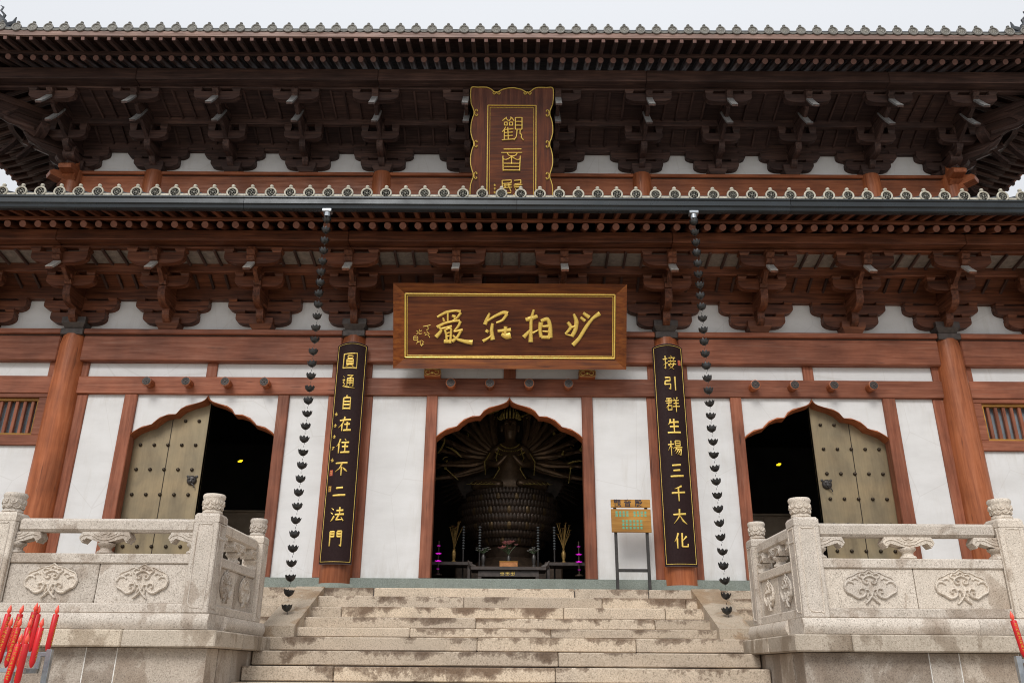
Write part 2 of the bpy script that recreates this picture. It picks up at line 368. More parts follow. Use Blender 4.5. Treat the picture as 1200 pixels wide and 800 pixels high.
# hall platform and interior
bx('platform', 'step_stone', H, -12.2, -.78, -2.6, 12.2, 14, -.02, .01)
bx('green_sill', 'green_stone', H, -12, -.085, -.02, 12, .10, .206, .006)
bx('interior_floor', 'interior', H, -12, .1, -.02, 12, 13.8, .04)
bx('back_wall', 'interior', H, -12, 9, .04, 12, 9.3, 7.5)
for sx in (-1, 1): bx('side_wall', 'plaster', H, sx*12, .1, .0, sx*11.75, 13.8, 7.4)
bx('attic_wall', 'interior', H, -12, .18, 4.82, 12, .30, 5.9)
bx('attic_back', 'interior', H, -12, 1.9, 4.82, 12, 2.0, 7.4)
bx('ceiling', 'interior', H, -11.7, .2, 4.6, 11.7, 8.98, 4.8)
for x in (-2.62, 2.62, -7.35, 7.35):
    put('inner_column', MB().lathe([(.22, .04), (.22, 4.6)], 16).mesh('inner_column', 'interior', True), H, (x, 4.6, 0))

# columns
colm = MB().lathe([(.250, .10), (.252, .9), (.246, 2.2), (.236, 3.3), (.222, 3.95), (.20, 4.12)], 28).mesh('column', 'cwood_z', True)
basem = MB().lathe([(.36, -.02), (.37, .02), (.36, .06), (.30, .10), (.26, .115)], 28).mesh('column_base', 'green_stone', True)
capm = MB().lathe([(.16, .0), (.19, .03), (.205, .05), (.205, .10)], 4, (0,0,0)).mesh('column_cap', 'darkcap')
for x in COLS:
    c = put('column', colm, H, (x, 0, 0)); put('column_base', basem, c)
# beams
def between(a, b, r=.20): return a+r, b-r
for a, b in zip(COLS[:-1], COLS[1:]):
    x0, x1 = between(a, b, .19)
    bx('lintel_beam', 'wood_x', H, x0, -.13, 3.655, x1, .1, 4.105, .02)
    bx('plate_beam', 'wood_x', H, x0, -.17, 4.125, x1, .12, 4.215, .012)
    bx('dark_gap', 'darkcap', H, x0, -.10, 4.10, x1, .1, 4.13, .004)
    bx('door_beam', 'wood_x', H, x0-.02, -.07, 3.105, x1+.02, .1, 3.405, .012)
def plas(x0, x1, z0, z1, y=.0, name='plaster_panel'):
    return bx(name, 'plaster', H, x0, y, z0, x1, y+.12, z1, .002)
def post(x0, x1, z0=.206, z1=3.105, d=-.055):
    return bx('door_post', 'wood_z', H, x0, d, z0, x1, .14, z1, .01)
# band above door beam
for sg in (-1, 1):
    for a, b in ((2.62, 4.96), (4.96, 7.35)):
        lo = a + (.33 if a == 2.62 else .085); hi = b - (.33 if b == 7.35 else .085)
        u, v = sorted((sg*lo, sg*hi)); plas(u, v, 3.405, 3.655)
    bx('band_strut', 'wood_z', H, sg*4.96-.085, -.04, 3.405, sg*4.96+.085, .1, 3.655)
    for c in (2.62, 7.35):
        for s2 in (-1, 1): 
            u, v = sorted((sg*c + s2*.20, sg*c + s2*.33)); bx('band_strut', 'wood_z', H, u, -.04, 3.405, v, .1, 3.655)
    u, v = sorted((sg*7.68, sg*10.2)); plas(u, v, 3.405, 3.655)
    u, v = sorted((sg*.10, sg*2.29)); plas(u, v, 3.405, 3.655)
bx('band_strut', 'wood_z', H, -.10, -.04, 3.405, .10, .1, 3.655)
# lower wall
for sg in (-1, 1):
    for a, b in ((1.18, 1.36), (3.80, 3.62), (6.12, 6.325)):
        u, v = sorted((sg*a, sg*b)); post(u, v)
    for a, b in ((2.25, 2.40), (2.83, 2.98), (6.95, 7.14)):
        u, v = sorted((sg*a, sg*b)); post(u, v, d=-.03).name = 'wall_post'
    for a, b in ((1.36, 2.25), (2.98, 3.62), (6.325, 6.95)):
        u, v = sorted((sg*a, sg*b)); plas(u, v, .206, 3.105)
    # outer bay with barred window
    u, v = sorted((sg*7.56, sg*10.25)); plas(u, v, .206, 2.235)
    wn = put('barred_window', None, H, (sg*8.95, 0, 2.235))
    fr = MB()
    for b_ in ((-1.38,-.05,.0,1.38,.12,.17), (-1.38,-.05,.80,1.38,.12,.87), (-1.38,-.045,.17,-1.22,.12,.80), (1.22,-.045,.17,1.38,.12,.80)): fr.cbox(*b_, .01)
    put('window_frame', fr.mesh('window_frame', 'wood_x'), wn)
    f2 = MB()
    for b_ in ((-1.22,-.0,.17,1.22,.1,.21), (-1.22,.0,.755,1.22,.1,.80), (-1.22,.0,.21,-1.18,.1,.755), (1.18,.0,.21,1.22,.1,.755)): f2.cbox(*b_, .004)
    put('inner_frame', f2.mesh('inner_frame', 'sign_wood'), wn)
    put('window_pane', MB().box(-1.2,.11,.19,1.2,.12,.78).mesh('window_pane', 'glass'), wn)
    barm = MB().cbox(-.026,.02,.205,.026,.075,.76,.006).mesh('window_bar', 'wood_z')
    for k in range(18): put('window_bar', barm, wn, (-1.1+k*.1295, 0, 0))

# arches, door frames
OUT = [(0,3.095),(.022,3.05),(.05,3.015),(.10,2.985),(.19,2.955),(.33,2.92),(.42,2.865),(.470,2.79),(.492,2.772),(.60,2.772),(.74,2.715),(.825,2.635),(.85,2.598),(1.0,2.562),(1.12,2.485),(1.185,2.42)]
INN = [(0,2.985),(.02,2.955),(.06,2.94),(.14,2.92),(.28,2.875),(.40,2.80),(.455,2.735),(.48,2.715),(.585,2.722),(.71,2.665),(.79,2.575),(.825,2.537),(.95,2.512),(1.09,2.43),(1.16,2.355),(1.185,2.34)]
INN = [(x_o+(x_i-x_o)*.72, z_o+(z_i-z_o)*.62) for (x_o, z_o), (x_i, z_i) in zip(OUT, INN)]
def arch(cx):
    fp = MB()   # plaster spandrel
    L = [(-x, z) for x, z in OUT[::-1]] + OUT[1:]
    for side in (-1, 1):
        pts = [(side*x, z) for x, z in OUT]
        for (x0, z0), (x1, z1) in zip(pts[:-1], pts[1:]):
            fp.add([(x0,0,z0-.01),(x1,0,z1-.01),(x1,0,3.105),(x0,0,3.105),(x0,.1,z0-.01),(x1,.1,z1-.01),(x1,.1,3.105),(x0,.1,3.105)],
                   [(0,1,2,3),(7,6,5,4),(0,4,5,1)])
    put('arch_spandrel', fp.mesh('arch_spandrel', 'plaster'), H, (cx, .0, 0))
    fr = MB()
    for side in (-1, 1):
        n = len(OUT); ring = []
        for (xo, zo), (xi, zi) in zip(OUT, INN):
            ring.append([(side*xo, -.03, zo), (side*xo, -.045, zo-.018*(1)), (side*(xo*.5+xi*.5), -.05, (zo+zi)/2), (side*xi, -.03, zi+.012), (side*xi, .16, zi), (side*xo, .10, zo)])
        b = len(fr.v)
        for q in ring: fr.v += q
        for i in range(n-1):
            for k in range(6):
                a = b+i*6+k; c = b+i*6+(k+1)%6; fr.f.append((a, c, c+6, a+6))
    o = put('arch_frame', fr.mesh('arch_frame', 'cwood_x', True), H, (cx, 0, 0))
for cx in (0, -4.96, 4.96): arch(cx)
# side door leaves: each with studs and a ring handle
studm = MB().lathe([(.029, 0), (.029, .012), (.024, .026), (.011, .035), (.0005, .037)], 10, axis='y').mesh('door_stud', 'stud', True)
ringm = MB()
ringm.lathe([(.078, 0), (.078, .02), (.058, .045), (.03, .05), (.001, .052)], 14, axis='y')
for sx in (-1, 1): ringm.lathe([(.022, 0), (.016, .03), (.001, .035)], 8, (sx*.032, -.035, .02), 'y')
ringm.lathe([(.03, 0), (.02, .03), (.001, .035)], 8, (0, -.035, -.022), 'y')
for sx in (-1, 1): ringm.lathe([(.022, 0), (.02, .015), (.001, .02)], 8, (sx*.07, 0, .065), 'y')
ringm.tube([(.066*cos(a), -.035-.012*abs(sin(a)), -.125+.066*sin(a)) for a in [pi*2*k/20 for k in range(21)]], .009, 6)
ringm = ringm.mesh('ring_handle', 'iron', True)
def at_inner(dx):
    dx = abs(dx)
    for (x0, z0), (x1, z1) in zip(OUT[:-1], OUT[1:]):
        if x0 <= dx <= x1: return z0 + (z1-z0)*(dx-x0)/(x1-x0+1e-9)
    return 2.4
for sg in (-1, 1):
    cx = sg*4.96
    lf = put('door_leaf', MB().prism([(0, .04), (1.21, .04), (1.21, 3.2), (0, 3.2)], .155, .215, 'y').mesh('door_leaf', 'brass'), H, (cx if sg > 0 else cx-1.21, 0, 0))
    lf['label'] = 'closed brass door leaf with rows of studs'
    # seam between the two sheets, set proud
    x_s = .62
    put('seam_strip', MB().cbox(x_s-.006, .150, .06, x_s+.006, .158, 3.1, .001).mesh('seam_strip', 'stud'), lf)
    put('edge_strip', MB().cbox(0 if sg > 0 else 1.19, .145, .06, .02 if sg > 0 else 1.21, .225, 3.15, .004).mesh('edge_strip', 'brass'), lf)
    for r in range(7):
        z = .275 + r*.405
        for k in range(5):
            xx = .155 + k*.225
            ax = xx if sg > 0 else xx-1.21
            if z < at_inner(ax) - .09: put('door_stud', studm, lf, (xx, .155, z))
    put('ring_handle', ringm, lf, (.13 if sg > 0 else 1.21-.13, .152, 1.72))
    # opposite leaf swung inwards
    lo = put('door_leaf', MB().prism([(0, .04), (1.2, .04), (1.2, 3.2), (0, 3.2)], 0, .06, 'y').mesh('door_leaf', 'brass'), H, (cx - sg*1.17, .22, 0), (0, 0, radians(90 + (4 if sg > 0 else -4))))
    lo['label'] = 'brass door leaf swung open into the dark hall'
# dowel ends over the doors
dwl = MB().lathe([(.072, 0), (.072, .15), (.081, .155), (.081, .185), (.072, .19)], 16, axis='y')
dwl = dwl.mesh('beam_peg', 'cwood_y', True)
flw = MB()
for k in range(8):
    a = 2*pi*k/8; flw.lathe([(.016, 0), (.012, .008), (.001, .010)], 6, (.044*cos(a), -.19, .044*sin(a)), 'y')
flw.lathe([(.018, 0), (.014, .012), (.001, .014)], 8, (0, -.19, 0), 'y'); flw.lathe([(.069, 0), (.069, .004)], 16, (0, -.188, 0), 'y')
flw = flw.mesh('peg_flower', 'darkcap', True)
for cx in (-4.96, 0, 4.96):
    for k in (-.96, -.32, .32, .96):
        d = put('beam_peg', dwl, H, (cx+k, -.06, 3.265)); put('peg_flower', flw, d)
# plaque corbels below the name board
for sx in (-1.27, 1.27):
    cb = MB().cbox(-.135, -.09, 0, .135, .09, .13, .01)
    c = put('carved_corbel', cb.mesh('carved_corbel', 'cwood_x'), H, (sx, -.13, 3.405-.02))
    r = MB(); pl = lambda u, v, h: (u, -.09-h, v)
    r.lathe([(.024, 0), (.016, .012), (.001, .016)], 10, (0, -.09, .065), 'y')
    for q in (-1, 1):
        r.stroke([(q*.03,.06),(q*.06,.035),(q*.10,.05),(q*.105,.085),(q*.07,.10),(q*.04,.09)], .012, .008, pl)
    r.stroke([(-.12,.015),(.12,.015),(.12,.115),(-.12,.115),(-.12,.015)], .008, .006, pl)
    put('gilt_relief', r.mesh('gilt_relief', 'bronze_gold'), c)

# ------------------------------------------------------------ bracket sets
def arm_poly(L, h, cut=None):
    cut = cut or h*1.0; p = [(-L, h), (L, h), (L, h*.55)]
    for k in range(1, 6):
        a = pi/2*k/5; p.append((L - cut*(1-cos(a)) , h*.55*(1-sin(a))))
    p += [(-x, z) for x, z in p[:1:-1]]
    return p[:1] + p[1:]
def dou(mb, x, y, z, w=.14, h=.085, d=None):
    d = d or w; a, b = w/2, w/2*.72; e, f = d/2, d/2*.72
    mb.add([(x-b,y-f,z),(x+b,y-f,z),(x+b,y+f,z),(x-b,y+f,z),(x-a,y-e,z+h*.5),(x+a,y-e,z+h*.5),(x+a,y+e,z+h*.5),(x-a,y+e,z+h*.5),
            (x-a,y-e,z+h),(x+a,y-e,z+h),(x+a,y+e,z+h),(x-a,y+e,z+h)],
           [(3,2,1,0),(8,9,10,11),(0,1,5,4),(1,2,6,5),(2,3,7,6),(3,0,4,7),(4,5,9,8),(5,6,10,9),(6,7,11,10),(7,4,8,11)])
    return mb
def fwd_arm(y1, z0, h, wd=.12, y0=.1):      # arm towards the viewer with a curved lower end (profile in y, z)
    p = [(y0, z0+h), (y1, z0+h), (y1, z0+h*.62)]
    for k in range(1, 6):
        a = pi/2*k/5; p.append((y1 + h*.8*(1-cos(a)), z0 + h*.62*(1-sin(a))))
    p.append((y0, z0)); return MB().prism(p, -wd/2, wd/2, 'x')
def ang(tip_y, tip_z, root_y, slope, th=.13, wd=.115):
    # lever arm sloping down and out, cut to a beak
    rz = tip_z + .38*slope + .12
    p = [(tip_y, tip_z), (tip_y+.10, tip_z+.07*slope), (tip_y+.25, tip_z+.22*slope), (tip_y+.36, tip_z+.38*slope), (root_y, rz), (root_y, rz+th), (tip_y+.42, tip_z+.47*slope+.06), (tip_y+.36, tip_z+.42*slope+.05), (tip_y+.24, tip_z+.27*slope+.04), (tip_y+.10, tip_z+.11*slope+.035), (tip_y-.01, tip_z+.035)]
    return MB().prism(p, -wd/2, wd/2, 'x')
def ang_face(tip_y, tip_z, slope, wd=.118, L=.34):
    q = [(tip_y-.01, tip_z+.035), (tip_y+.10, tip_z+.11*slope+.035), (tip_y+.24, tip_z+.27*slope+.04), (tip_y+.36, tip_z+.42*slope+.05)]
    p = [(a-.010, b+.004) for a, b in q] + [(a+.02, b-.014) for a, b in q[::-1]]
    return MB().prism(p, -wd/2, wd/2, 'x')
def make_bracket(upper, wx, wy):
    root = MB(); root.add([], []); dou(root, 0, 0, -.0, .40, .20, .40)
    r = put('bracket_set', root.mesh('bracket_set', wx))
    def part(name, mb, mat=wx, **k): return put(name, mb.mesh(name, mat), r, **k)
    def block(x, y, z, w=.14, h=.085, d=None):
        key = ('dou', wx, w, h, d)
        if key not in BX: BX[key] = dou(MB(), 0, 0, 0, w, h, d).mesh('bearing_block', wx)
        put('bearing_block', BX[key], r, (x, y, z))
    part('wall_arm', MB().prism(arm_poly(.46, .19, .20), -.12, .12, 'y'), loc=(0, 0, .12))
    part('wall_arm', MB().prism(arm_poly(.62, .17, .17), -.11, .11, 'y'), loc=(0, 0, .365))
    for x in (-.38, 0, .38): block(x, 0, .305, .15, .07, .27)
    for x in (-.545, 0, .545): block(x, 0, .53, .15, .06, .26)
    if not upper:
        part('forward_arm', fwd_arm(-.32, .08, .28), wy); part('forward_arm', fwd_arm(-.60, .31, .29), wy)
        block(0, -.27, .355, .15, .05)
        A, Az, Bn, Bz = -.50, .61, -.95, .81
        part('cross_arm', MB().prism(arm_poly(.40, .19, .20), -.06, .06, 'y'), loc=(0, A, Az))
        for x in (-.33, 0, .33): block(x, A, Az+.19, .15, .075)
        part('lever_arm', ang(-1.20, .60, -.1, .95), wy); part('beak', ang_face(-1.20, .60, .95), 'beak')
        part('cross_arm', MB().prism(arm_poly(.46, .20, .26), -.06, .06, 'y'), loc=(0, Bn, Bz))
        for x in (-.39, .39): block(x, Bn, Bz+.20, .17, .075)
        nose = MB().prism([(Bn+.1, .80), (Bn-.12, .84), (Bn-.16, .90), (Bn-.13, .93), (Bn-.19, .99), (Bn-.16, 1.06), (Bn+.1, 1.08)], -.065, .065, 'x')
        part('nose', nose, wy)
        n2 = MB().prism([(A+.1, .60), (A-.10, .62), (A-.14, .68), (A-.11, .71), (A-.15, .78), (A+.1, .80)], -.06, .06, 'x')
        part('nose', n2, wy)
        part('cheek', MB().prism([(-.1,.1),(-.55,.6),(-.9,.85),(-.9,1.0),(-.1,1.0)], -.035, .035, 'x'), wy)
    else:
        part('forward_arm', fwd_arm(-.33, .08, .27), wy); part('forward_arm', fwd_arm(-.64, .24, .24), wy)
        A, Az, Bn, Bz = -.60, .44, -1.35, .82
        part('cross_arm', MB().prism(arm_poly(.38, .19, .20), -.06, .06, 'y'), loc=(0, A, Az))
        for x in (-.31, 0, .31): block(x, A, Az+.19, .15, .16)
        part('lever_arm', ang(-1.32, .36, -.1, 1.2, .12), wy); part('beak', ang_face(-1.32, .36, 1.2), 'beak_dark')
        part('lever_arm', ang(-1.72, .48, -.3, 1.15, .12), wy); part('beak', ang_face(-1.72, .48, 1.15), 'beak_dark')
        part('cross_arm', MB().prism(arm_poly(.45, .19, .24), -.06, .06, 'y'), loc=(0, Bn, Bz))
        for x in (-.38, .38): block(x, Bn, Bz+.19, .17, .075)
        part('nose', MB().prism([(Bn+.1, .80), (Bn-.10, .84), (Bn-.15, .90), (Bn-.12, .93), (Bn-.18, .99), (Bn-.14, 1.06), (Bn+.1, 1.08)], -.06, .06, 'x'), wy)
        part('cheek', MB().prism([(-.1,.1),(-.6,.42),(-1.3,.75),(-1.3,.95),(-.1,1.0)], -.035, .035, 'x'), wy)
    return r
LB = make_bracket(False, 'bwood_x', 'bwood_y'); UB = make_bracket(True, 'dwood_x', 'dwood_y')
UW = 1.7; UZ = 8.45
lowX = [-10.45, -8.9, -7.35, -5.775, -4.2, -2.62, -.875, .875, 2.62, 4.2, 5.775, 7.35, 8.9, 10.45]
first = True
for x in lowX:
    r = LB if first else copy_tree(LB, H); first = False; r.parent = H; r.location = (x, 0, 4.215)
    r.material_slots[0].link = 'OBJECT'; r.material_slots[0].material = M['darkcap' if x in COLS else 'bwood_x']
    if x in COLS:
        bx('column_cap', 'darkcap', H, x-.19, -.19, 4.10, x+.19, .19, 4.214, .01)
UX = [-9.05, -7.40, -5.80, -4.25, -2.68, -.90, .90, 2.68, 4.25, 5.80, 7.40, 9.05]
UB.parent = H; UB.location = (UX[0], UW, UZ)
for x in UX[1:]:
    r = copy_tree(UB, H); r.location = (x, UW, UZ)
def join_blocks(r):
    for c_ in r.children:
        if c_.name.startswith('beak'): c_.material_slots[0].link = 'OBJECT'; c_.material_slots[0].material = M['dwood_y']
    bl = [c for c in r.children if c.name.startswith('bearing_block')]; mb = MB()
    for c in bl:
        mb.add([v.co + c.location for v in c.data.vertices], [tuple(p.vertices) for p in c.data.polygons]); bpy.data.objects.remove(c)
    put('bearing_block', mb.mesh('bearing_block', 'dwood_x'), r)['kind'] = 'stuff'
for sg in (-1, 1):
    for y in (UW, 3.35, 5.0):
        r = copy_tree(UB, H); r.location = (sg*9.05, y, UZ+.001); r.rotation_euler = (0, 0, radians(90*sg)); join_blocks(r)
    r = copy_tree(UB, H); r.location = (sg*9.05, UW, UZ+.002); r.rotation_euler = (0, 0, radians(45*sg)); r.scale = (1.05, 1.40, 1.0); join_blocks(r)
    for c_ in [c_ for c_ in r.children if c_.name.startswith(('wall_arm', 'bearing_block'))]: bpy.data.objects.remove(c_)
# white panels + thin rail between the lower brackets
for a, b in zip(lowX[:-1], lowX[1:]):
    plas(a+.001, b-.001, 4.215, 4.82, .03, 'frieze_panel')
    bx('thin_rail', 'darkcap', H, a+.38, -.03, 4.245, b-.38, -.012, 4.262, .002)
for a, b in zip(UX[:-1], UX[1:]): bx('frieze_panel', 'plaster', H, a, UW+.03, UZ, b, UW+.12, UZ+.55, .002)
# long members of the eaves
def long(name, mat, x, y, hw, z0, z1, c=.01, seg=None):
    seg = seg or COLS
    xs = [-x] + [q for q in seg if abs(q) < x-.3] + [x]
    for a, b in zip(xs[:-1], xs[1:]): bx(name, mat, H, a+.002, y-hw, z0, b-.002, y+hw, z1, c)
long('wall_tie_beam', 'bwood_x', 12.0, .02, .10, 4.80, 5.06)
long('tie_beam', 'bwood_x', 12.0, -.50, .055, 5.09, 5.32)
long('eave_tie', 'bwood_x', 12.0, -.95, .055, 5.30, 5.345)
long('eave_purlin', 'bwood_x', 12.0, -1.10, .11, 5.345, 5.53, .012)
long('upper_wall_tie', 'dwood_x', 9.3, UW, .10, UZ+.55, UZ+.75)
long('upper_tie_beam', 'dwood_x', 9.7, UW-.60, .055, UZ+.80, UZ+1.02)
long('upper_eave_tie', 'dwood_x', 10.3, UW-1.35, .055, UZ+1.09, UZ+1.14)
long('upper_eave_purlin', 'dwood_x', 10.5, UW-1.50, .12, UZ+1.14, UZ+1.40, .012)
# cover boards with battens between the tie beams
def cover(xs, y0, z0, y1, z1, mw, mb_, step=.26, name='soffit_board'):
    L = hypot(y1-y0, z1-z0); ang_ = atan2(z1-z0, y1-y0)
    for a, b in zip(xs[:-1], xs[1:]):
        w_ = b-a
        put(name, MB().cbox(-w_/2+.002, 0, 0, w_/2-.002, L, .03, .003).mesh(name, mw), H, ((a+b)/2, y0, z0), (ang_, 0, 0))
        n = int(w_/step)
        for k in range(n):
            x = -w_/2 + (k+.5)*w_/n
            if abs(x) > w_/2-.18: continue
            key = ('bat', round(L,3), mb_)
            if key not in BX: BX[key] = MB().cbox(-.020, 0, .031, .020, L, .075, .004).mesh('batten', mb_)
            put('batten', BX[key], H, ((a+b)/2+x, y0, z0), (ang_, 0, 0))
cover(lowX, .0, 5.03, -.46, 5.26, 'bwood_x', 'dwood_y')
cover(lowX, -.54, 5.27, -.95, 5.34, 'pale_board', 'dwood_y')
cover(UX, UW, UZ+.70, UW-.56, UZ+1.0, 'dwood_x', 'dwood_y')
cover(UX, UW-.64, UZ+.98, UW-1.32, UZ+1.16, 'dwood_x', 'dwood_y')

# rafters
def lift(x): return .34*max(0, (abs(x)-8.9)/2.8)**2
s1 = .40; a1 = math.atan(s1)
rl = MB().tube([(0,0,0),(0,1,0)], .056, 12).mesh('rafter', 'bwood_y', True)
ru = MB().tube([(0,0,0),(0,1,0)], .056, 12).mesh('rafter', 'dwood_y', True)
fl = MB().cbox(-.037,0,-.037,.037,1,.037,.006).mesh('flying_rafter', 'bwood_y')
fu = MB().cbox(-.037,0,-.037,.037,1,.037,.006).mesh('flying_rafter', 'dwood_y')
for me_, r_ in ((rl, 1), (ru, 0), (fl, 1), (fu, 0)):
    me_.materials.append(M['end_grain'] if r_ else M['end_grain_dark'])
    for p_ in me_.polygons:
        if p_.normal.y < -.9: p_.material_index = 1
x = -11.9
while x < 11.95:
    put('rafter', rl, H, (x, -1.45, 5.485), (a1, 0, 0), (1, 1.75, 1))
    put('flying_rafter', fl, H, (x, -1.86, 5.535), (math.atan(.26), 0, 0), (1, 1.0, 1))
    x += .2425
OVX = 12.0           # side eave distance
x = -48*.2425
k = 0
while x < OVX-.3:
    inner = UW if abs(x) < 9.05 else UW-(abs(x)-9.05)*.88
    if inner > -.2: put('rafter', ru, H, (x, -.25, 9.80+lift(x)), (a1, 0, 0), (1, (inner+.25)/cos(a1)*1., 1))
    put('flying_rafter', fu, H, (x, -.775, 9.805+lift(x)), (math.atan(.26), 0, 0), (1, min(1.2, max(.1, inner+.7)), 1))
    x += .2425
for sg in (-1, 1):
    y = -.6
    while y < 7.2:
        lf_ = lift(11.7)*max(0, (2.5-y)/3.1)**2
        inx = 9.05 if y > UW else 9.05+(UW-y)*1.08
        L = (OVX-.5) - inx
        if L > .15: put('rafter', ru, H, (sg*(OVX-.5), y, 9.80+lf_), (0, 0, 0), (1, L/cos(a1), 1)).rotation_euler = Euler((a1, 0, radians(90*sg)), 'XYZ')
        put('flying_rafter', fu, H, (sg*(OVX+.02), y, 9.805+lf_), (math.atan(.26), 0, radians(90*sg)), (1, min(1.2, max(.1, OVX-.05-inx)), 1))
        y += .2425
# decks under the tiles: lower straight, upper with rising corners
def sheet(rows, th=.03):
    mb = MB(); n = len(rows[0])
    for r_ in rows: mb.v += [tuple(p) for p in r_]
    m_ = len(rows)*n
    for r_ in rows: mb.v += [(p[0], p[1], p[2]+th) for p in r_]
    for i in range(len(rows)-1):
        for k_ in range(n-1):
            a = i*n+k_; mb.f += [(a, a+1, a+n+1, a+n), (m_+a, m_+a+n, m_+a+n+1, m_+a+1)]
    for k_ in range(n-1):
        mb.f.append((k_, m_+k_, m_+k_+1, k_+1)); a = (len(rows)-1)*n+k_; mb.f.append((a, a+1, m_+a+1, m_+a))
    for i in range(len(rows)-1):
        a = i*n; mb.f.append((a, a+n, m_+a+n, m_+a)); a = i*n+n-1; mb.f.append((a, m_+a, m_+a+n, a+n))
    return mb
bx('eave_board', 'bwood_x', H, -12.3, -1.50, 5.548, 12.3, -1.44, 5.60)
put('roof_deck', sheet([[(-12.3, -1.95, 5.552), (12.3, -1.95, 5.552)], [(-12.3, -1.2, 5.77), (12.3, -1.2, 5.77)], [(-12.3, .2, 6.30), (12.3, .2, 6.30)], [(-12.3, UW, 7.45), (12.3, UW, 7.45)]]).mesh('roof_deck', 'deck'), H)
RZ = 9.9; RIDGE_Y, RIDGE_Z, RX = 7.5, 14.4, 6.0
def uroof(off, e):
    # e = eave offset outwards, off = z offset; front + sides as one lofted sheet
    rows = []; xs = [-1 + 2*i/48 for i in range(49)]
    for t in (0, .12, .3, .5, .75, 1.):
        r_ = []
        for s_ in xs:
            X = s_*(OVX+e); y0 = -.72-e
            z0 = RZ + off + lift(X)
            X1 = max(-RX, min(RX, s_*RX*1.0)); 
            # profile: shallow at the eave, steeper towards the ridge
            zz = z0 + (RIDGE_Z-z0)*(t*.62+.38*t*t) ; yy = y0 + (RIDGE_Y-y0)*t
            XX = X + (s_*RX - X)*t
            r_.append((XX, yy, zz))
        rows.append(r_)
    return rows
put('roof_deck', sheet(uroof(0.02, .02)).mesh('roof_deck', 'deck'), H)
for sg in (-1, 1):
    rows = []
    for t in (0, .12, .3, .5, .75, 1.):
        r_ = []
        for i in range(25):
            q = i/24; Y = (-.74) + (15.74)*q; yl = abs(Y-7.13); X0 = OVX+.02
            z0 = RZ + .02 + lift(11.8)*max(0, (yl-4.6)/3.3)**2
            zz = z0 + (RIDGE_Z-z0)*(t*.62+.38*t*t); r_.append((sg*(X0 + (RX-X0)*t), Y + (RIDGE_Y-Y)*t, zz))
        rows.append(r_)
    put('roof_deck', sheet(rows).mesh('roof_deck', 'deck'), H)
# fascia of upper eave
fa = []
n = 40
mbf = MB()
for i in range(n+1):
    X = -OVX-.05 + (2*OVX+.1)*i/n
    for y_, z_ in ((-.80, 9.85), (-.80, 9.955), (-.75, 9.955), (-.75, 9.85)): mbf.v.append((X, y_, z_+lift(X)))
for i in range(n):
    for k_ in range(4): mbf.f.append((i*4+k_, i*4+(k_+1)%4, i*4+4+(k_+1)%4, i*4+4+k_))
put('eave_fascia', mbf.mesh('eave_fascia', 'fascia'), H)['label'] = 'pale brown board along the upper eave'
mbf = MB()
for i in range(n+1):
    X = -OVX-.05 + (2*OVX+.1)*i/n
    for y_, z_ in ((-.30, 9.865), (-.30, 9.92), (-.24, 9.92), (-.24, 9.865)): mbf.v.append((X, y_, z_+lift(X)))
for i in range(n):
    for k_ in range(4): mbf.f.append((i*4+k_, i*4+(k_+1)%4, i*4+4+(k_+1)%4, i*4+4+k_))
put('eave_board', mbf.mesh('eave_board', 'dwood_x'), H)
for sg in (-1, 1):
    mbf = MB(); m_ = 16
    for i in range(m_+1):
        Y = -.79 + 8.5*i/m_; lf_ = lift(11.5)*max(0, (2.5-Y)/3.3)**2
        for x_, z_ in ((OVX+.05, 9.865), (OVX+.05, 9.975), (OVX, 9.975), (OVX, 9.865)): mbf.v.append((sg*x_, Y, z_+lf_))
    for i in range(m_):
        for k_ in range(4): mbf.f.append((i*4+k_, i*4+(k_+1)%4, i*4+4+(k_+1)%4, i*4+4+k_))
    put('eave_fascia', mbf.mesh('eave_fascia', 'wood_y'), H)
    # hip rafter and its stepped corner brackets
    hp = MB(); 
    hp.tube([(sg*8.9, UW+.15, 10.35), (sg*10.2, .55, 9.98), (sg*11.3, -.30, 9.97), (sg*12.1, -.85, 10.14)], [.20,.19,.17,.14], 4)
    put('hip_rafter', hp.mesh('hip_rafter', 'dwood_y'), H)
    for dd, zz, L in ((.55, UZ+.35, .35), (1.0, UZ+.62, .4), (1.5, UZ+.88, .45)):
        p = MB().tube([(0,.45,.03),(0,0,0),(0,-.20,.05),(0,-.34,.15)], [.075,.075,.065,.02], 8)
        put('corner_beak', p.mesh('corner_beak', 'dwood_y', True), H, (sg*(9.05+dd), UW-dd, zz), (0, 0, radians(45*sg)))

# roof tiles: every roll with its end disc and knob
def disc_mesh(mt):
    d = MB(); d.lathe([(.080, -.02), (.080, .010), (.060, .010), (.058, .004), (.001, .004)], 20, axis='y'); return d.mesh('tile_end', mt, True)
discm, discu = disc_mesh('tile_end'), disc_mesh('tile_end_dark')
rimm = MB().lathe([(.058, .004), (.062, .016), (.074, .020), (.083, .012), (.083, -.004)], 24, axis='y').mesh('tile_rim', 'tile_rim', True)

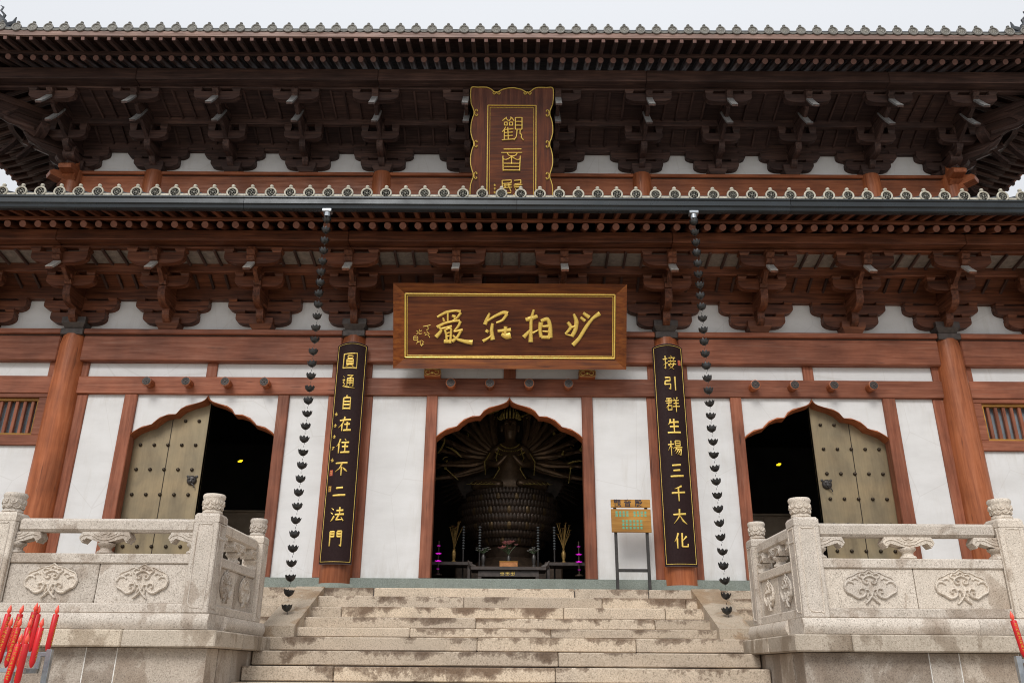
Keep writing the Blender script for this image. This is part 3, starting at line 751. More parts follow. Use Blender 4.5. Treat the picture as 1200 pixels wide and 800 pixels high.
for v_ in list(rimm.vertices)+list(discm.vertices)+list(discu.vertices): v_.co.x *= 1.10; v_.co.z *= 1.10
rimu = rimm.copy(); rimu.materials[0] = M['tile_rim_dark']
rel = MB(); plr = lambda u, v, h: (u, -.004-h, v)
rel.lathe([(.014, 0), (.010, .006), (.001, .007)], 8, (0, -.006, 0), 'y')
for k in range(6):
    a = pi*2*k/6; rel.stroke([(.022*cos(a), .022*sin(a)), (.045*cos(a+.25), .045*sin(a+.25)), (.046*cos(a+.8), .046*sin(a+.8))], .008, .004, plr)
relm = rel.mesh('tile_relief', 'tile_dark')
knobm = MB().lathe([(.001, -.03), (.014, -.02), (.014, 0), (.026, .008), (.031, .026), (.026, .044), (.010, .054), (.001, .056)], 12).mesh('tile_knob', 'tile_rim', True)
knobu = knobm.copy(); knobu.materials[0] = M['tile_end_dark']
dripm = MB()
pp = [(-.085, .055)] + [(-.085+.17*k/8, .055-.035*sin(pi*k/8)**.8 if 0 < k < 8 else .055) for k in range(9)] + [(.085, .055)]
dripm.prism([(u, v) for u, v in pp[1:-1]] + [(.085, .070), (-.085, .070)], -.012, .012, 'y')
dripm = dripm.mesh('drip_tile', 'tile_rim'); dripu = dripm.copy(); dripu.materials[0] = M['tile_end_dark']
def roll(name, path, r=.070):
    mb = MB(); b = 0; seg = 6
    P = [Vector(p) for p in path]
    up = Vector((0,0,1)); side = (P[1]-P[0]).cross(up).normalized()
    for p in P:
        for k in range(seg+1):
            a = pi*k/seg; mb.v.append(tuple(p + side*(r*cos(a)) + up*(r*sin(a))))
    for i in range(len(P)-1):
        for k in range(seg): q = i*(seg+1)+k; mb.f.append((q, q+1, q+seg+2, q+seg+1))
    return mb.mesh(name, 'tile', True)
lr = roll('tile_roll', [(0,0,0),(0,1.9,.85),(0,3.6,1.82)])
for me_, mt in ((None, None),): pass
x = -12.1; i = 0
while x < 12.2:
    t_ = put('tile_roll', lr, H, (x, -1.90, 5.795-.03)); put('tile_end', discm, t_, (0, -.01, .03)); put('tile_rim', rimm, t_, (0, -.01, .03))
    put('tile_relief', relm, t_, (0, -.01, .03)); put('tile_knob', knobm, t_, (0, .01, .125))
    dx = put('drip_tile', dripm, H, (x+.1495, -1.90, 5.70)); x += .299; i += 1
put('tile_bed', sheet([[(-12.2, -1.9, 5.765), (12.2, -1.9, 5.765)], [(-12.2, 0, 6.615), (12.2, 0, 6.615)], [(-12.2, 1.7, 7.585), (12.2, 1.7, 7.585)]], .02).mesh('tile_bed', 'tile'), H)
x = -38*.299
while x < 38.5*.299:
    l_ = lift(x); t1 = min(1, max(.12, (OVX+.1-abs(x))/(OVX-RX))) if abs(x) > RX else 1.
    pa = []
    z0 = RZ+.10+l_
    for t in (0, .15*t1, .4*t1, .7*t1, t1):
        pa.append((0, (RIDGE_Y+.8)*t, (RIDGE_Z+.1-z0)*(t*.62+.38*t*t)))
    t_ = put('tile_roll', roll('tile_roll', pa), H, (x, -.80, z0)); put('tile_end', discu, t_, (0, -.01, .03)); put('tile_rim', rimu, t_, (0, -.01, .03))
    put('tile_relief', relm, t_, (0, -.01, .03)); put('tile_knob', knobu, t_, (0, .01, .125))
    put('drip_tile', dripu, H, (x+.1495, -.80, z0-.065)); x += .299
put('tile_bed', sheet(uroof(.12, .08), .02).mesh('tile_bed', 'tile'), H)
for sg in (-1, 1):
    y = -.6
    rr = roll('tile_roll', [(0,0,0),(0,1.2,.55),(0,2.6,1.3)])
    while y < 7.5:
        lf_ = lift(11.5)*max(0, (2.5-y)/3.3)**2; L = 1. if y > 2 else max(.15, (y+.9)/2.9)
        t_ = put('tile_roll', rr, H, (sg*(OVX+.10), y, RZ+.12+lf_), (0, 0, radians(90*sg)), (1, L, L)); 
        put('tile_end', discu, t_, (0, -.01, .03), sc=(1, 1, 1/L)); put('tile_knob', knobu, t_, (0, .01, .125/L), sc=(1, 1, 1/L)); y += .299
    # hip ridge with beast ornament
    pth = [(sg*(OVX+.15-d_), -.85+d_, RZ+.30+lift(OVX-d_)+.47*d_) for d_ in (0, .5, 1.0, 1.6, 2.4, 4., 5.2)]
    put('hip_ridge', MB().tube(pth, .13, 8).mesh('hip_ridge', 'tile', True), H)
    bo = MB()
    bo.tube([(0,0,0),(0,0,.18),(sg*.10,-.05,.30),(sg*.22,-.10,.28)], [.13,.12,.10,.04], 8)
    bo.tube([(0,0,.22),(-sg*.04,0,.36),(sg*.05,-.02,.46),(sg*.02,-.02,.55),(sg*.08,-.03,.58)], [.035,.03,.022,.018,.008], 6)
    bo.tube([(sg*.15,-.06,.34),(sg*.12,-.06,.42),(sg*.18,-.08,.45)], [.03,.02,.008], 6)
    bo.tube([(-sg*.08,.02,.1),(-sg*.22,.06,.22),(-sg*.24,.06,.36)], [.06,.04,.01], 6)
    bo.tube([(sg*.12,-.06,.22),(sg*.24,-.10,.16)], [.05,.012], 6)
    put('ridge_beast', bo.mesh('ridge_beast', 'tile', True), H, (sg*10.35, .15, RZ+.95))
put('main_ridge', MB().cbox(-6.2, 7.2, 14.3, 6.2, 7.8, 15.1, .03).mesh('main_ridge', 'tile'), H)
# gutter of the lower eave, in lengths with joints
gp = [(-1.99,5.690),(-2.005,5.675),(-2.005,5.655),(-1.985,5.640),(-1.985,5.585),(-2.000,5.575),(-2.000,5.555),(-1.975,5.535),(-1.965,5.49),(-1.94,5.475),(-1.88,5.475),(-1.87,5.69)]
for a, b in ((-12.3,-8.4),(-8.4,-4.1),(-4.1,.1),(.1,4.3),(4.3,8.5),(8.5,12.3)):
    put('gutter', MB().prism(gp, a+.003, b-.003, 'x').mesh('gutter', 'gutter'), H)

# upper storey wall, beams, columns
for sg in (-1, 1): bx('upper_side_wall', 'plaster', H, sg*9.05, UW+.05, 7.4, sg*8.9, 13, UZ+.6)
bx('upper_back_wall', 'interior', H, -9, 12.9, 7.2, 9, 13, UZ+1.4)
bx('upper_core', 'interior', H, -8.85, UW+.15, 7.2, 8.85, 12.85, UZ+1.3)
UC = [-9.05, -7.40, -2.68, 2.68, 7.40, 9.05]
ucm = MB().lathe([(.21, 7.2), (.215, 8.2), (.20, 8.45)], 20).mesh('upper_column', 'cwood_z', True)
for x in UC: put('upper_column', ucm, H, (x, UW-.02, 0))
for a, b in zip(UC[:-1], UC[1:]):
    bx('upper_plate', 'cwood_x', H, a+.17, UW-.14, 8.375, b-.17, UW+.1, 8.45, .01)
    bx('dark_gap', 'darkcap', H, a+.17, UW-.08, 8.345, b-.17, UW+.1, 8.378, .003)
    bx('upper_lintel', 'cwood_x', H, a+.17, UW-.11, 7.85, b-.17, UW+.1, 8.347, .015)
    bx('plaster_panel', 'plaster', H, a+.17, UW, 7.2, b-.17, UW+.12, 7.85)
def beam_nose(L=.42, z0=0, h=.40, w_=.24):
    p = [(0, z0), (-.10, z0-.01), (-.16, z0+.06), (-.22, z0+.05), (-.30, z0+.12), (-.28, z0+.17), (-L+.02, z0+.20), (-L, z0+.27), (-L+.06, z0+.33), (-.26, z0+.36), (-.20, z0+h), (0, z0+h)]
    return MB().prism(p, -w_/2, w_/2, 'x')
for sg in (-1, 1):
    for rz in (0, 90*sg):
        put('carved_beam_end', beam_nose(.48, 0, .50, .26).mesh('carved_beam_end', 'cwood_y'), H, (sg*9.05, UW, 8.12), (0, 0, radians(rz)))
    put('carved_beam_end', beam_nose(.52, 0, .42, .24).mesh('carved_beam_end', 'cwood_y'), H, (sg*9.05, UW, 7.98), (0, 0, radians(45*sg)))

# yellow lamps glimpsed in the side doors, joined to the hall
for sg, x, z in ((-1, -4.95, 3.02), (1, 4.93, 3.02)):
    l_ = MB(); l_.cbox(-.055,-.02,-.02,.02,.02,.012,.004); l_.cbox(-.02,-.02,.004,.04,.02,.03,.004)
    put('small_lamp', l_.mesh('small_lamp', 'yellowlamp'), H, (x*1.16, 4.3, z))
for sg in (-1, 1):
    o = thing('storage_cabinet', ('brown cabinet in the dark behind the left doorway' if sg < 0 else 'brown cabinet in the dark behind the right doorway'), 'cabinet', (sg*4.75, 3.0, .04), 'cabinets inside the hall')
    put('cabinet_body', MB().cbox(-.8,-.3,.06,.8,.3,1.62,.01).mesh('cabinet_body', 'cabinet'), o)
    put('cabinet_top', MB().cbox(-.84,-.33,1.62,.84,.33,1.66,.008).mesh('cabinet_top', 'cabinet'), o)
    for q in (-.4, .4): put('cabinet_door', MB().cbox(q-.37,-.325,.1,q+.37,-.30,1.58,.008).mesh('cabinet_door', 'cabinet'), o)

# ------------------------------------------------------------ calligraphy
CH = {
'圓': 's5,4 3,98;s4,6 95,0 98,100;h4,95 96,95;s34,18 34,34;s34,18 68,17 67,33;h34,34 67,33;s28,42 28,74;s28,42 73,41 73,74;h29,53 72,53;h29,64 72,64;h28,74 73,74;p42,76 24,88;d58,76 76,88',
'通': 'd12,15 22,24;s10,40 24,38 14,56 26,66 14,80;n12,80 40,84 95,90;h42,12 80,10 62,24;d55,18 66,27;s42,32 42,76;s42,32 82,30 83,78 76,74;h43,46 81,45;h43,60 81,59;s62,32 62,76',
'自': 'p52,5 40,20;s28,22 28,92;s28,22 74,20 75,92;h30,44 73,43;h30,64 73,63;h29,86 74,86',
'在': 'h15,28 88,22;p48,5 36,45 8,72;s32,48 32,92;h48,52 84,49;s66,36 66,86;h42,88 92,85',
'住': 'p30,8 22,32 6,52;s22,36 22,92;d58,6 68,16;h40,30 88,27;h44,54 84,52;s64,30 64,86;h36,88 94,85',
'不': 'h12,20 88,16;p54,20 40,48 10,70;s52,40 52,92;n60,44 74,56 90,68',
'二': 'h28,32 72,28;h10,74 90,70',
'法': 'd10,14 24,24;d6,38 20,48;p30,58 18,78 8,88;h44,28 86,25;s64,8 64,48;h36,50 92,47;s60,52 44,80 84,76;d74,62 90,84',
'門': 's14,12 14,92;s14,14 40,12 40,42;h15,27 40,26;h15,41 40,40;s60,12 60,42;s60,12 86,10 87,92 76,84;h60,26 86,25;h60,40 86,39',
'接': 'h6,28 36,24;s22,6 22,88 12,80;p36,50 6,64;d60,4 66,14;h44,20 90,17;d54,26 60,36;p80,24 74,36;h40,42 94,39;n62,44 50,66 42,68 78,92;p80,50 70,74 42,92;h38,62 94,58',
'引': 's12,14 46,12 46,34;h14,34 46,34;s14,34 10,56 48,54 46,86 34,80;s80,6 80,94',
'群': 's12,14 44,12 44,40;h6,28 52,26;h12,41 44,40;p30,14 26,50 6,72;s20,58 20,84;s20,58 46,57 45,84;h20,84 46,83;d60,8 66,18;p86,6 78,18;h56,26 94,23;h58,44 92,41;h52,64 98,60;s75,24 75,96',
'生': 'p30,8 24,30 12,42;h26,28 84,24;h24,54 82,51;s52,6 52,88;h8,90 94,87',
'楊': 'h4,30 42,26;s24,6 24,94;p22,34 4,64;d28,40 40,54;s52,8 52,36;s52,8 84,7 84,36;h53,21 83,21;h52,36 84,35;h44,48 96,45;p60,50 44,72;s58,58 90,56 84,92 74,86;p72,58 50,84;p84,60 62,90',
'三': 'h22,20 78,16;h28,50 72,47;h8,84 92,80',
'千': 'p74,8 50,18 26,24;h8,48 94,43;s52,20 52,94',
'大': 'h10,38 90,33;p50,6 44,50 8,90;n50,42 70,72 94,90',
'化': 'p32,8 22,34 6,56;s24,36 24,92;p84,26 56,52;s56,8 54,82 90,82 92,66',
}
PROF = {'h': (1.1, .62, 1.2), 's': (1.25, .82, .7), 'p': (1.3, .9, .2), 'n': (.35, 1.3, .3), 'd': (.35, 1.3, .8)}
def sharpen(pts):   # keep corners crisp: double the interior points of sharp turns
    out = [pts[0]]
    for a, b, c in zip(pts[:-2], pts[1:-1], pts[2:]):
        t = abs((atan2(b[1]-a[1], b[0]-a[0]) - atan2(c[1]-b[1], c[0]-b[0]) + pi) % (2*pi) - pi)
        if t > .9:
            out += [(b[0]+(a[0]-b[0])*.08, b[1]+(a[1]-b[1])*.08), (b[0]+(c[0]-b[0])*.08, b[1]+(c[1]-b[1])*.08)]
        else: out.append(b)
    return out + [pts[-1]] if len(pts) > 2 else pts
def glyph(mb, spec, place, wd=9., h=.01, uni=None):
    for j, st in enumerate(spec.split(';')):
        ty = st[0]; pts = [tuple(float(q) for q in p.split(',')) for p in st[1:].split()]
        pr = uni or PROF[ty]; pts2 = sharpen(pts)
        ws = [lerp_list(pr, i_/(max(1, len(pts2)-1)))*wd for i_ in range(len(pts2))]
        mb.stroke(pts2, ws, h, place, y0=.0006*j)
    return mb

# couplet boards: convex boards on the two middle columns
def couplet(cx, text, label, inscription, seals):
    sgx = 1 if cx < 0 else -1
    o = thing('couplet_board', label, 'signboard', (cx, 0, .38), 'carved couplet boards on the middle columns')
    Hh = 3.52; hw = .268; R = .42; y0 = -.31           # arc through x=0 at y0
    def surf(u, h): # u across, h outwards
        a = u/R; return ((R+h)*sin(a), y0 + R - (R+h)*cos(a))
    def board(a0, a1, z0, z1, h0, h1, mat, name, arch_=.05):
        mb = MB(); n = 14
        for hh in (h0, h1):
            for i in range(n+1):
                u = a0+(a1-a0)*i/n; x_, y_ = surf(u, hh)
                mb.v.append((x_, y_, z0)); mb.v.append((x_, y_, z1 + arch_*(1-(2*(u/hw))**2*.25)))
        m_ = 2*(n+1)
        for i in range(n):
            a = 2*i; mb.f += [(a, a+1, a+3, a+2), (m_+a, m_+a+2, m_+a+3, m_+a+1), (a, a+2, m_+a+2, m_+a), (a+1, m_+a+1, m_+a+3, a+3)]
        mb.f += [(0, m_, m_+1, 1), (2*n, 2*n+1, m_+2*n+1, m_+2*n)]
        return put(name, mb.mesh(name, mat), o)
    board(-hw, hw, 0, Hh, -.05, -.006, 'board_back', 'back_board')
    board(-hw+.006, hw-.006, .012, Hh-.008, -.006, .0, 'black', 'face_board')
    pl = lambda u, v, h: (lambda q: (q[0], q[1], v))(surf(u, h))
    bd = MB(); e = hw-.032; top = Hh-.03
    arc = [(e*(-1+2*i/10), top + .045*(1-(2*((-1+2*i/10)*e/hw))**2*.25)) for i in range(11)]
    for pts in ([(-e, .035), (e, .035)], arc, [(-e, .035), (-e, arc[0][1])], [(e, .035), (e, arc[-1][1])]): bd.stroke(pts, .0075, .005, pl)
    put('gilt_border', bd.mesh('gilt_border', 'gold'), o)
    n = len(text); size = .27; z_top = Hh-.155; pitch = (Hh-.155-.24-size)/(n-1)
    for i, ch in enumerate(text):
        zt = z_top - pitch*i; mb = MB()
        f = lambda u, v, h, zt=zt: pl((u-50)/100*size*.88-.012*sgx, zt - v/100*size, h)
        glyph(mb, CH[ch], f, 7.6 if CH[ch].count(';') > 7 else 10.2, .012); put('gilt_character', mb.mesh('gilt_character', 'gold', True), o)
    for zc, xc, sz in inscription:
        mb = MB(); rs = random.Random(int(zc*100)); f = lambda u, v, h: pl(xc + (u-50)/100*sz, zc - (v-50)/100*sz, h)
        sp = rs.choice(['h10,25 85,20;s45,5 45,90;h20,55 75,50;p50,50 15,90', 'h15,20 80,16;s30,20 25,80;s70,18 72,85;h28,50 70,48;d50,60 80,90', 'p60,5 20,40;h10,45 90,40;s50,20 50,95;d60,55 85,75;h25,75 70,72'])
        glyph(mb, sp, f, 13, .004); put('small_inscription', mb.mesh('small_inscription', 'gold'), o)
    for zc, xc, mt in seals:
        mb = MB(); f = lambda u, v, h: pl(xc+u, zc+v, h)
        mb.stroke([(0, -.045), (0, .045)], .055, .003, f); put('seal_mark', mb.mesh('seal_mark', mt), o)
        mb = MB(); glyph(mb, 's-15,-30 15,-30 15,30 -15,30;h-15,0 15,0', lambda u, v, h: pl(xc+u/1000, zc-v/1000, h+.003), 5, .002); put('seal_relief', mb.mesh('seal_relief', 'gold'), o)
couplet(-2.60, '圓通自在住不二法門', 'black and gold couplet board left of the centre doorway, signed down its left side', [(2.28-.115*i, -.165, .07) for i in range(0)] + [(z, -.175, .07) for z in (2.33, 2.14, 1.96, 1.77, 1.58)], [(1.38, -.175, 'seal'), (1.13, -.175, 'sign_wood')])
couplet(2.60, '接引群生楊三千大化', 'black and gold couplet board right of the centre doorway, beside the information stand', [], [(3.24, .185, 'seal')])

# horizontal plaque over the doorway
ty, tz, by, bz = -.90, 4.735, -.36, 3.475; HL = hypot(ty-by, tz-bz); tl = atan2(by-ty, tz-bz)
pq = thing('name_plaque', 'long brown plaque with four gold characters leaning out over the centre doorway', 'signboard', (0, by, bz), rot=(tl, 0, 0))
W2 = 1.875
put('plaque_panel', MB().cbox(-W2+.1, -.055, .1, W2-.1, .02, HL-.1, .004).mesh('plaque_panel', 'plaque_wood'), pq)
def frame(name, outer, inner, yo, yi, mat, par, bottom=True):   # mitred frame sloping inwards
    (x0, z0, x1, z1), (a0, c0, a1, c1) = outer, inner
    O = [(x0,z0),(x1,z0),(x1,z1),(x0,z1)]; I = [(a0,c0),(a1,c0),(a1,c1),(a0,c1)]
    for i in range(4):
        j = (i+1)%4; mb = MB()
        mb.add([(O[i][0],.02,O[i][1]),(O[j][0],.02,O[j][1]),(O[j][0],yo,O[j][1]),(O[i][0],yo,O[i][1]),(I[i][0],yi,I[i][1]),(I[j][0],yi,I[j][1]),(I[j][0],.02,I[j][1]),(I[i][0],.02,I[i][1])],
               [(0,1,2,3),(3,2,5,4),(4,5,6,7),(7,6,1,0),(0,3,4,7),(1,6,5,2)])
        put(name, mb.mesh(name, mat), par)
frame('frame_board', (-W2,0,W2,HL), (-W2+.17,.15,W2-.17,HL-.16), -.13, -.075, 'plaque_frame', pq)
plq = lambda u, v, h: (u, -.056-h, v)
gb = MB()
for e, wd, hh in ((.185, .030, .03), (.215, .012, .012)):
    x_, z0, z1 = W2-e, e-.01, HL-e+.015
    for a, b in (((-x_, z0), (x_, z0)), ((x_, z0), (x_, z1)), ((x_, z1), (-x_, z1)), ((-x_, z1), (-x_, z0))): gb.stroke([a, b], wd, hh, plq)
put('gilt_border', gb.mesh('gilt_border', 'gold'), pq)
BIG = {   # brush strokes, with widths; coordinates are plaque units (1043 across 2.07 m)
'嚴': [([400,330, 470,292, 545,278, 590,285],[14,18,14,20]),([485,292, 486,368],[13,12]),([447,335, 456,366],[10,16]),([520,318, 548,330],[16,22]),([592,292, 560,335, 505,372],[18,14,8]),
      ([398,412, 460,380, 540,362, 585,358],[20,16,14,18]),([410,408, 432,440, 390,492],[14,18,26]),([436,424, 520,404],[14,16]),([460,430, 474,472, 478,530],[14,16,16]),([470,432, 512,424, 506,540],[12,14,18]),
      ([480,460, 502,455],[9,9]),([480,486, 502,482],[9,9]),([455,528, 515,528],[22,22]),([590,362, 572,402, 540,440],[18,16,10]),([535,448, 608,432],[14,16]),([592,440, 565,490, 522,528],[18,16,22]),([528,478, 565,510, 640,530, 688,535],[12,16,24,30])],
'莊': [([826,296, 806,340, 788,388],[12,20,24]),([806,360, 860,325, 935,290, 972,300],[14,16,20,30]),([968,300, 930,352, 880,374],[20,16,12]),([850,378, 842,440, 852,512],[16,22,28]),([812,432, 800,452],[18,22]),
      ([848,474, 815,500, 772,524],[12,14,20]),([892,442, 1000,430],[18,22]),([956,402, 952,470],[22,18]),([922,466, 960,482, 998,474],[20,34,38])],
'相': [([212,265, 192,330],[14,18]),([145,348, 190,336, 242,318],[22,28,20]),([190,325, 188,420, 188,528],[20,20,28]),([184,432, 130,490],[14,26]),([202,456, 250,430],[16,8]),
      ([270,368, 262,430, 272,488],[28,22,22]),([270,358, 322,342, 344,400, 344,492],[20,24,24,30]),([282,402, 334,398],[14,18]),([282,440, 330,444],[10,14]),([272,488, 345,490],[20,22])],
'妙': [([535,298, 558,360, 548,430, 522,482],[14,26,26,22]),([486,366, 512,408, 468,462],[20,22,12]),([470,464, 528,478],[8,14]),([512,408, 545,400],[16,12]),([590,325, 628,355],[16,20]),([612,290, 662,326],[18,24]),
      ([748,292, 690,334, 640,400, 580,498, 530,552],[28,18,22,22,26])],
}
def bigplace(off):
    k = 3.77/ (273*6.953)
    return lambda u, v, h: plq(((off + u/6.953) - 597.5)*6.953*k, HL - (v/6.953 + 325 - 333)/99.5*HL, h)
for ch, off in (('嚴', 455), ('莊', 455), ('相', 595), ('妙', 595)):
    mb = MB(); f = bigplace(off)
    for j, (c_, ws) in enumerate(BIG[ch]):
        pts = list(zip(c_[::2], c_[1::2])); mb.stroke(pts, [w_*1.38 for w_ in ws], .026, f, y0=.0008*j)
    put('gilt_character', mb.mesh('gilt_character', 'gold', True), pq)
mb = MB(); f = bigplace(455)
for c_ in ([285,408,345,396],[322,400,326,430,312,436],[292,456,306,466],[315,448,336,470],[322,470,340,498],[300,480,318,470],[232,440,242,452],[232,470,246,460],[256,430,252,466,276,464],[262,446,276,440],
           [208,490,238,490,240,518,210,518,208,490],[214,504,236,504],[246,520,232,550],[236,536,262,530],[262,520,264,560],[272,520,292,536],[270,560,292,552],[282,540,272,570]):
    mb.stroke(list(zip(c_[::2], c_[1::2])), 7, .010, f)
put('signature', mb.mesh('signature', 'gold'), pq)

# vertical plaque under the upper eave
ty, tz, by, bz = .22, 9.50, .84, 7.05; HV = hypot(ty-by, tz-bz); tv = atan2(by-ty, tz-bz)
vp = thing('vertical_plaque', 'tall dark red plaque with scalloped gold edge and seal script under the upper eave', 'signboard', (0, by, bz), rot=(tv, 0, 0))
k_ = 1.60/535.
def V(u, v): return ((u-332)*k_, HV - (v-50)*k_*1.02)
vpl = lambda u, v, h: (lambda q: (q[0], -.05-h, q[1]))(V(u, v))
left = [(65,55),(65,150),(78,188),(84,205),(86,222),(84,238),(78,252),(68,295),(67,350),(77,392),(84,408),(86,428),(84,444),(78,458),(68,505),(68,560),(78,600),(84,618),(86,636),(84,652),(78,666),(69,700),(67,760),(78,805),(84,822),(86,840),(82,856),(70,880),(66,905)]
toph = [(65,55),(110,50),(165,50),(192,60),(212,76),(231,84),(248,76),(275,62),(332,52)]
outl = left[::-1] + toph[1:] + [(664-u, v) for u, v in toph[::-1][1:]] + [(664-u, v) for u, v in left[1:]]
poly = [V(u, v) for u, v in outl]
put('plaque_panel', MB().prism(poly, -.045, .03, 'y').mesh('plaque_panel', 'plaque_dark'), vp)
rim = MB(); rim.stroke(outl, 7, .02, vpl); 
for (sx, sy), rot in [((231,84),0),((433,84),0)]:
    for q in (-1, 1): rim.stroke([(sx, sy-6),(sx+q*4, sy+4),(sx+q*16, sy+12),(sx+q*24, sy+2),(sx+q*16, sy-6),(sx+q*10, sy+1)], 6, .02, vpl)
for sy in (220, 427, 635, 840):
    for xb, d in ((92, -1), (572, 1)):
        for q in (-1, 1): rim.stroke([(xb-d*2, sy),(xb-d*-2, sy+q*5),(xb-d*-2+d*-6, sy+q*18),(xb+d*8-d*20, sy+q*22),(xb-d*18, sy+q*12),(xb-d*10, sy+q*12)], 6, .02, vpl)
put('gilt_scrollwork', rim.mesh('gilt_scrollwork', 'gold'), vp)
ip = MB(); a_, b_ = V(186, 182), V(478, 890)
ip.cbox(a_[0], -.054, b_[1], b_[0], -.04, a_[1], .004); put('inner_panel', ip.mesh('inner_panel', 'plaque_wood'), vp)
ib = MB()
for e, wd, hh in ((0, 7, .022), (15, 3.5, .018)):
    x0, y0_, x1, y1_ = 175+e, 171+e, 489-e, 900-e
    for a, b in (((x0,y0_),(x1,y0_)),((x1,y0_),(x1,y1_)),((x1,y1_),(x0,y1_)),((x0,y1_),(x0,y0_))): ib.stroke([a, b], wd, hh, vpl)
put('gilt_border', ib.mesh('gilt_border', 'gold'), vp)
SEAL = {
'觀': '270,275 290,256 312,275;315,275 331,252 347,275;296,250 296,262;326,248 326,260;284,284 302,284 302,304 284,304 284,284;317,284 337,284 337,304 317,304 317,284;292,316 278,340 270,348;284,334 284,400;306,318 310,400;284,334 342,328;286,354 338,350;286,376 338,372;268,402 346,396;355,254 355,332;355,254 398,254 398,332;355,280 398,280;355,305 398,305;355,332 398,332;366,335 362,378 346,402;386,335 386,362 396,366 394,384 408,402',
'音': '280,462 395,460;265,485 400,484;304,487 314,502 336,508 358,502 368,487;276,506 278,604;388,506 384,604;276,528 300,530 332,512 364,530 388,528;332,508 332,560;282,556 384,556;284,577 382,577;280,600 384,600',
'殿': '270,668 330,664 330,684 272,688;272,668 274,720 264,766;282,700 332,696;290,688 292,716;316,686 316,714;268,716 336,712;284,718 276,742;320,716 330,740;300,730 300,780;276,752 330,748;348,668 392,664 392,686 352,690;346,700 402,694;350,712 396,708 372,742 344,764;356,722 380,748 408,764',
}
for ch, sp in SEAL.items():
    mb = MB()
    for j, st in enumerate(sp.split(';')):
        pts = sharpen([tuple(float(q) for q in p.split(',')) for p in st.split()]); mb.stroke(pts, 7.5, .02, lambda u, v, h: vpl(u, v, h+.005), y0=.0006*j)
    put('gilt_character', mb.mesh('gilt_character', 'gold', True), vp)
mb = MB()
for y_ in (695, 718, 742):
    for c_ in ([218,0,232,-2],[225,-6,225,10],[219,6,233,5]): mb.stroke([(c_[0], y_+c_[1]), (c_[2], y_+c_[3])], 3.5, .012, lambda u, v, h: vpl(u, v, h+.005))
put('signature', mb.mesh('signature', 'gold'), vp)

# ------------------------------------------------------------ rain chains
cup = MB(); n = 8
cup.lathe([(.004,-.052),(.020,-.048),(.040,-.034),(.056,-.010),(.060,.012),(.054,.014),(.050,-.008),(.03,-.03),(.004,-.040)], 18)
for k in range(n):
    a = 2*pi*k/n; P = []
    for t, rr, zz, ww in ((0,.052,-.02,.022),(1,.061,.006,.024),(2,.064,.022,.016),(3,.066,.036,.002)):
        P.append((Vector((rr*cos(a-ww/rr), rr*sin(a-ww/rr), zz)), Vector(((rr+.004)*cos(a), (rr+.004)*sin(a), zz)), Vector((rr*cos(a+ww/rr), rr*sin(a+ww/rr), zz))))
    vs = [q for p in P for q in p]; fs = []
    for i in range(3):
        for j in (0, 1): b = i*3+j; fs.append((b, b+1, b+4, b+3))
    m_ = len(vs); vs2 = [q*1. - Vector((cos(a), sin(a), 0))*.004 for q in vs]
    cup.add(vs + vs2, fs + [tuple(x_+m_ for x_ in f[::-1]) for f in fs])
cupm = cup.mesh('lotus_cup', 'chain', True)
lk = MB(); lk.tube([(.011*cos(a), 0, .026*sin(a)) for a in [2*pi*q/12 for q in range(13)]], .0032, 5, False)
linkm = lk.mesh('chain_link', 'chain', True)
for sg in (-1, 1):
    o = thing('rain_chain', 'rain chain of dark lotus cups hanging over the left ramp stone' if sg < 0 else 'rain chain of dark lotus cups hanging over the right ramp stone', 'rain chain', (sg*2.81, -1.93, 5.5), 'rain chains hanging from the lower gutter')
    out = MB().cbox(-.07,-.06,-.05,.07,.06,.0,.006); out.lathe([(.048,-.12),(.05,-.05)], 12)
    put('gutter_outlet', out.mesh('gutter_outlet', 'galv'), o, (0, 0, -.02))
    z = -.20; rs = random.Random(3+sg); i = 0
    while z > -5.93:
        c = put('lotus_cup', cupm, o, (rs.uniform(-.004,.004), 0, z), (rs.uniform(-.16,.16), rs.uniform(-.18,.18), rs.uniform(0,6)), (1.02,)*3)
        for q in (-.075, -.112): put('chain_link', linkm, o, (0, 0, z+q), (0, 0, 0 if q > -.1 else pi/2))
        z -= .177 if z > -1.6 else .184; i += 1
    for q in range(3): put('chain_link', linkm, o, (0, 0, z+.10-.04*q), (0, 0, pi/2*q))

# ------------------------------------------------------------ staircase with ramp stones
ST = thing('stone_staircase', 'wide stained granite staircase rising to the green sill of the temple', 'staircase', (0, -3.5, -2.68))
def sp(name, mat, x0, y0, z0, x1, y1, z1, c=.008):
    o = bx(name, mat, ST, x0, y0, z0, x1, y1, z1, c); o.location = Vector(o.location) - Vector((0, -3.5, -2.68)); return o
ZS = [0, -.143, -.302, -.455, -.597, -.716, -.880, -1.045, -1.211]
YS = [-.80-.34*i for i in range(9)]
while ZS[-1] > -2.5: ZS.append(ZS[-1]-.165); YS.append(YS[-1]-.34)
JN = {0: [-1.9, .95, 2.0], 1: [-.6, 1.3, 2.45], 2: [-2.2, .75, 2.1], 3: [-.4, 1.9], 4: [-1.2, .55], 5: [-.35, 1.55], 6: [.6], 7: [-1.9, .55], 8: [-.75, 1.4]}
rs = random.Random(5)
for i, (z, y) in enumerate(zip(ZS, YS)):
    zb = ZS[i+1] if i+1 < len(ZS) else -2.68
    X = 6.5 if i <= 4 else 2.925
    if i == 5: X = 2.90
    xs = [-X] + (JN[i] if i in JN else sorted([rs.uniform(-2, -.5), rs.uniform(.3, 2.)])) + [X]
    for a, b in zip(xs[:-1], xs[1:]):
        dz = rs.uniform(-.004, .003); dy = rs.uniform(-.006, .004)
        sp('step_stone', 'step_stone', a+.003, y+dy, zb+.009, b-.003, y+.46, z+dz, .012)
prof = []
prof.append((-.79, -.03))
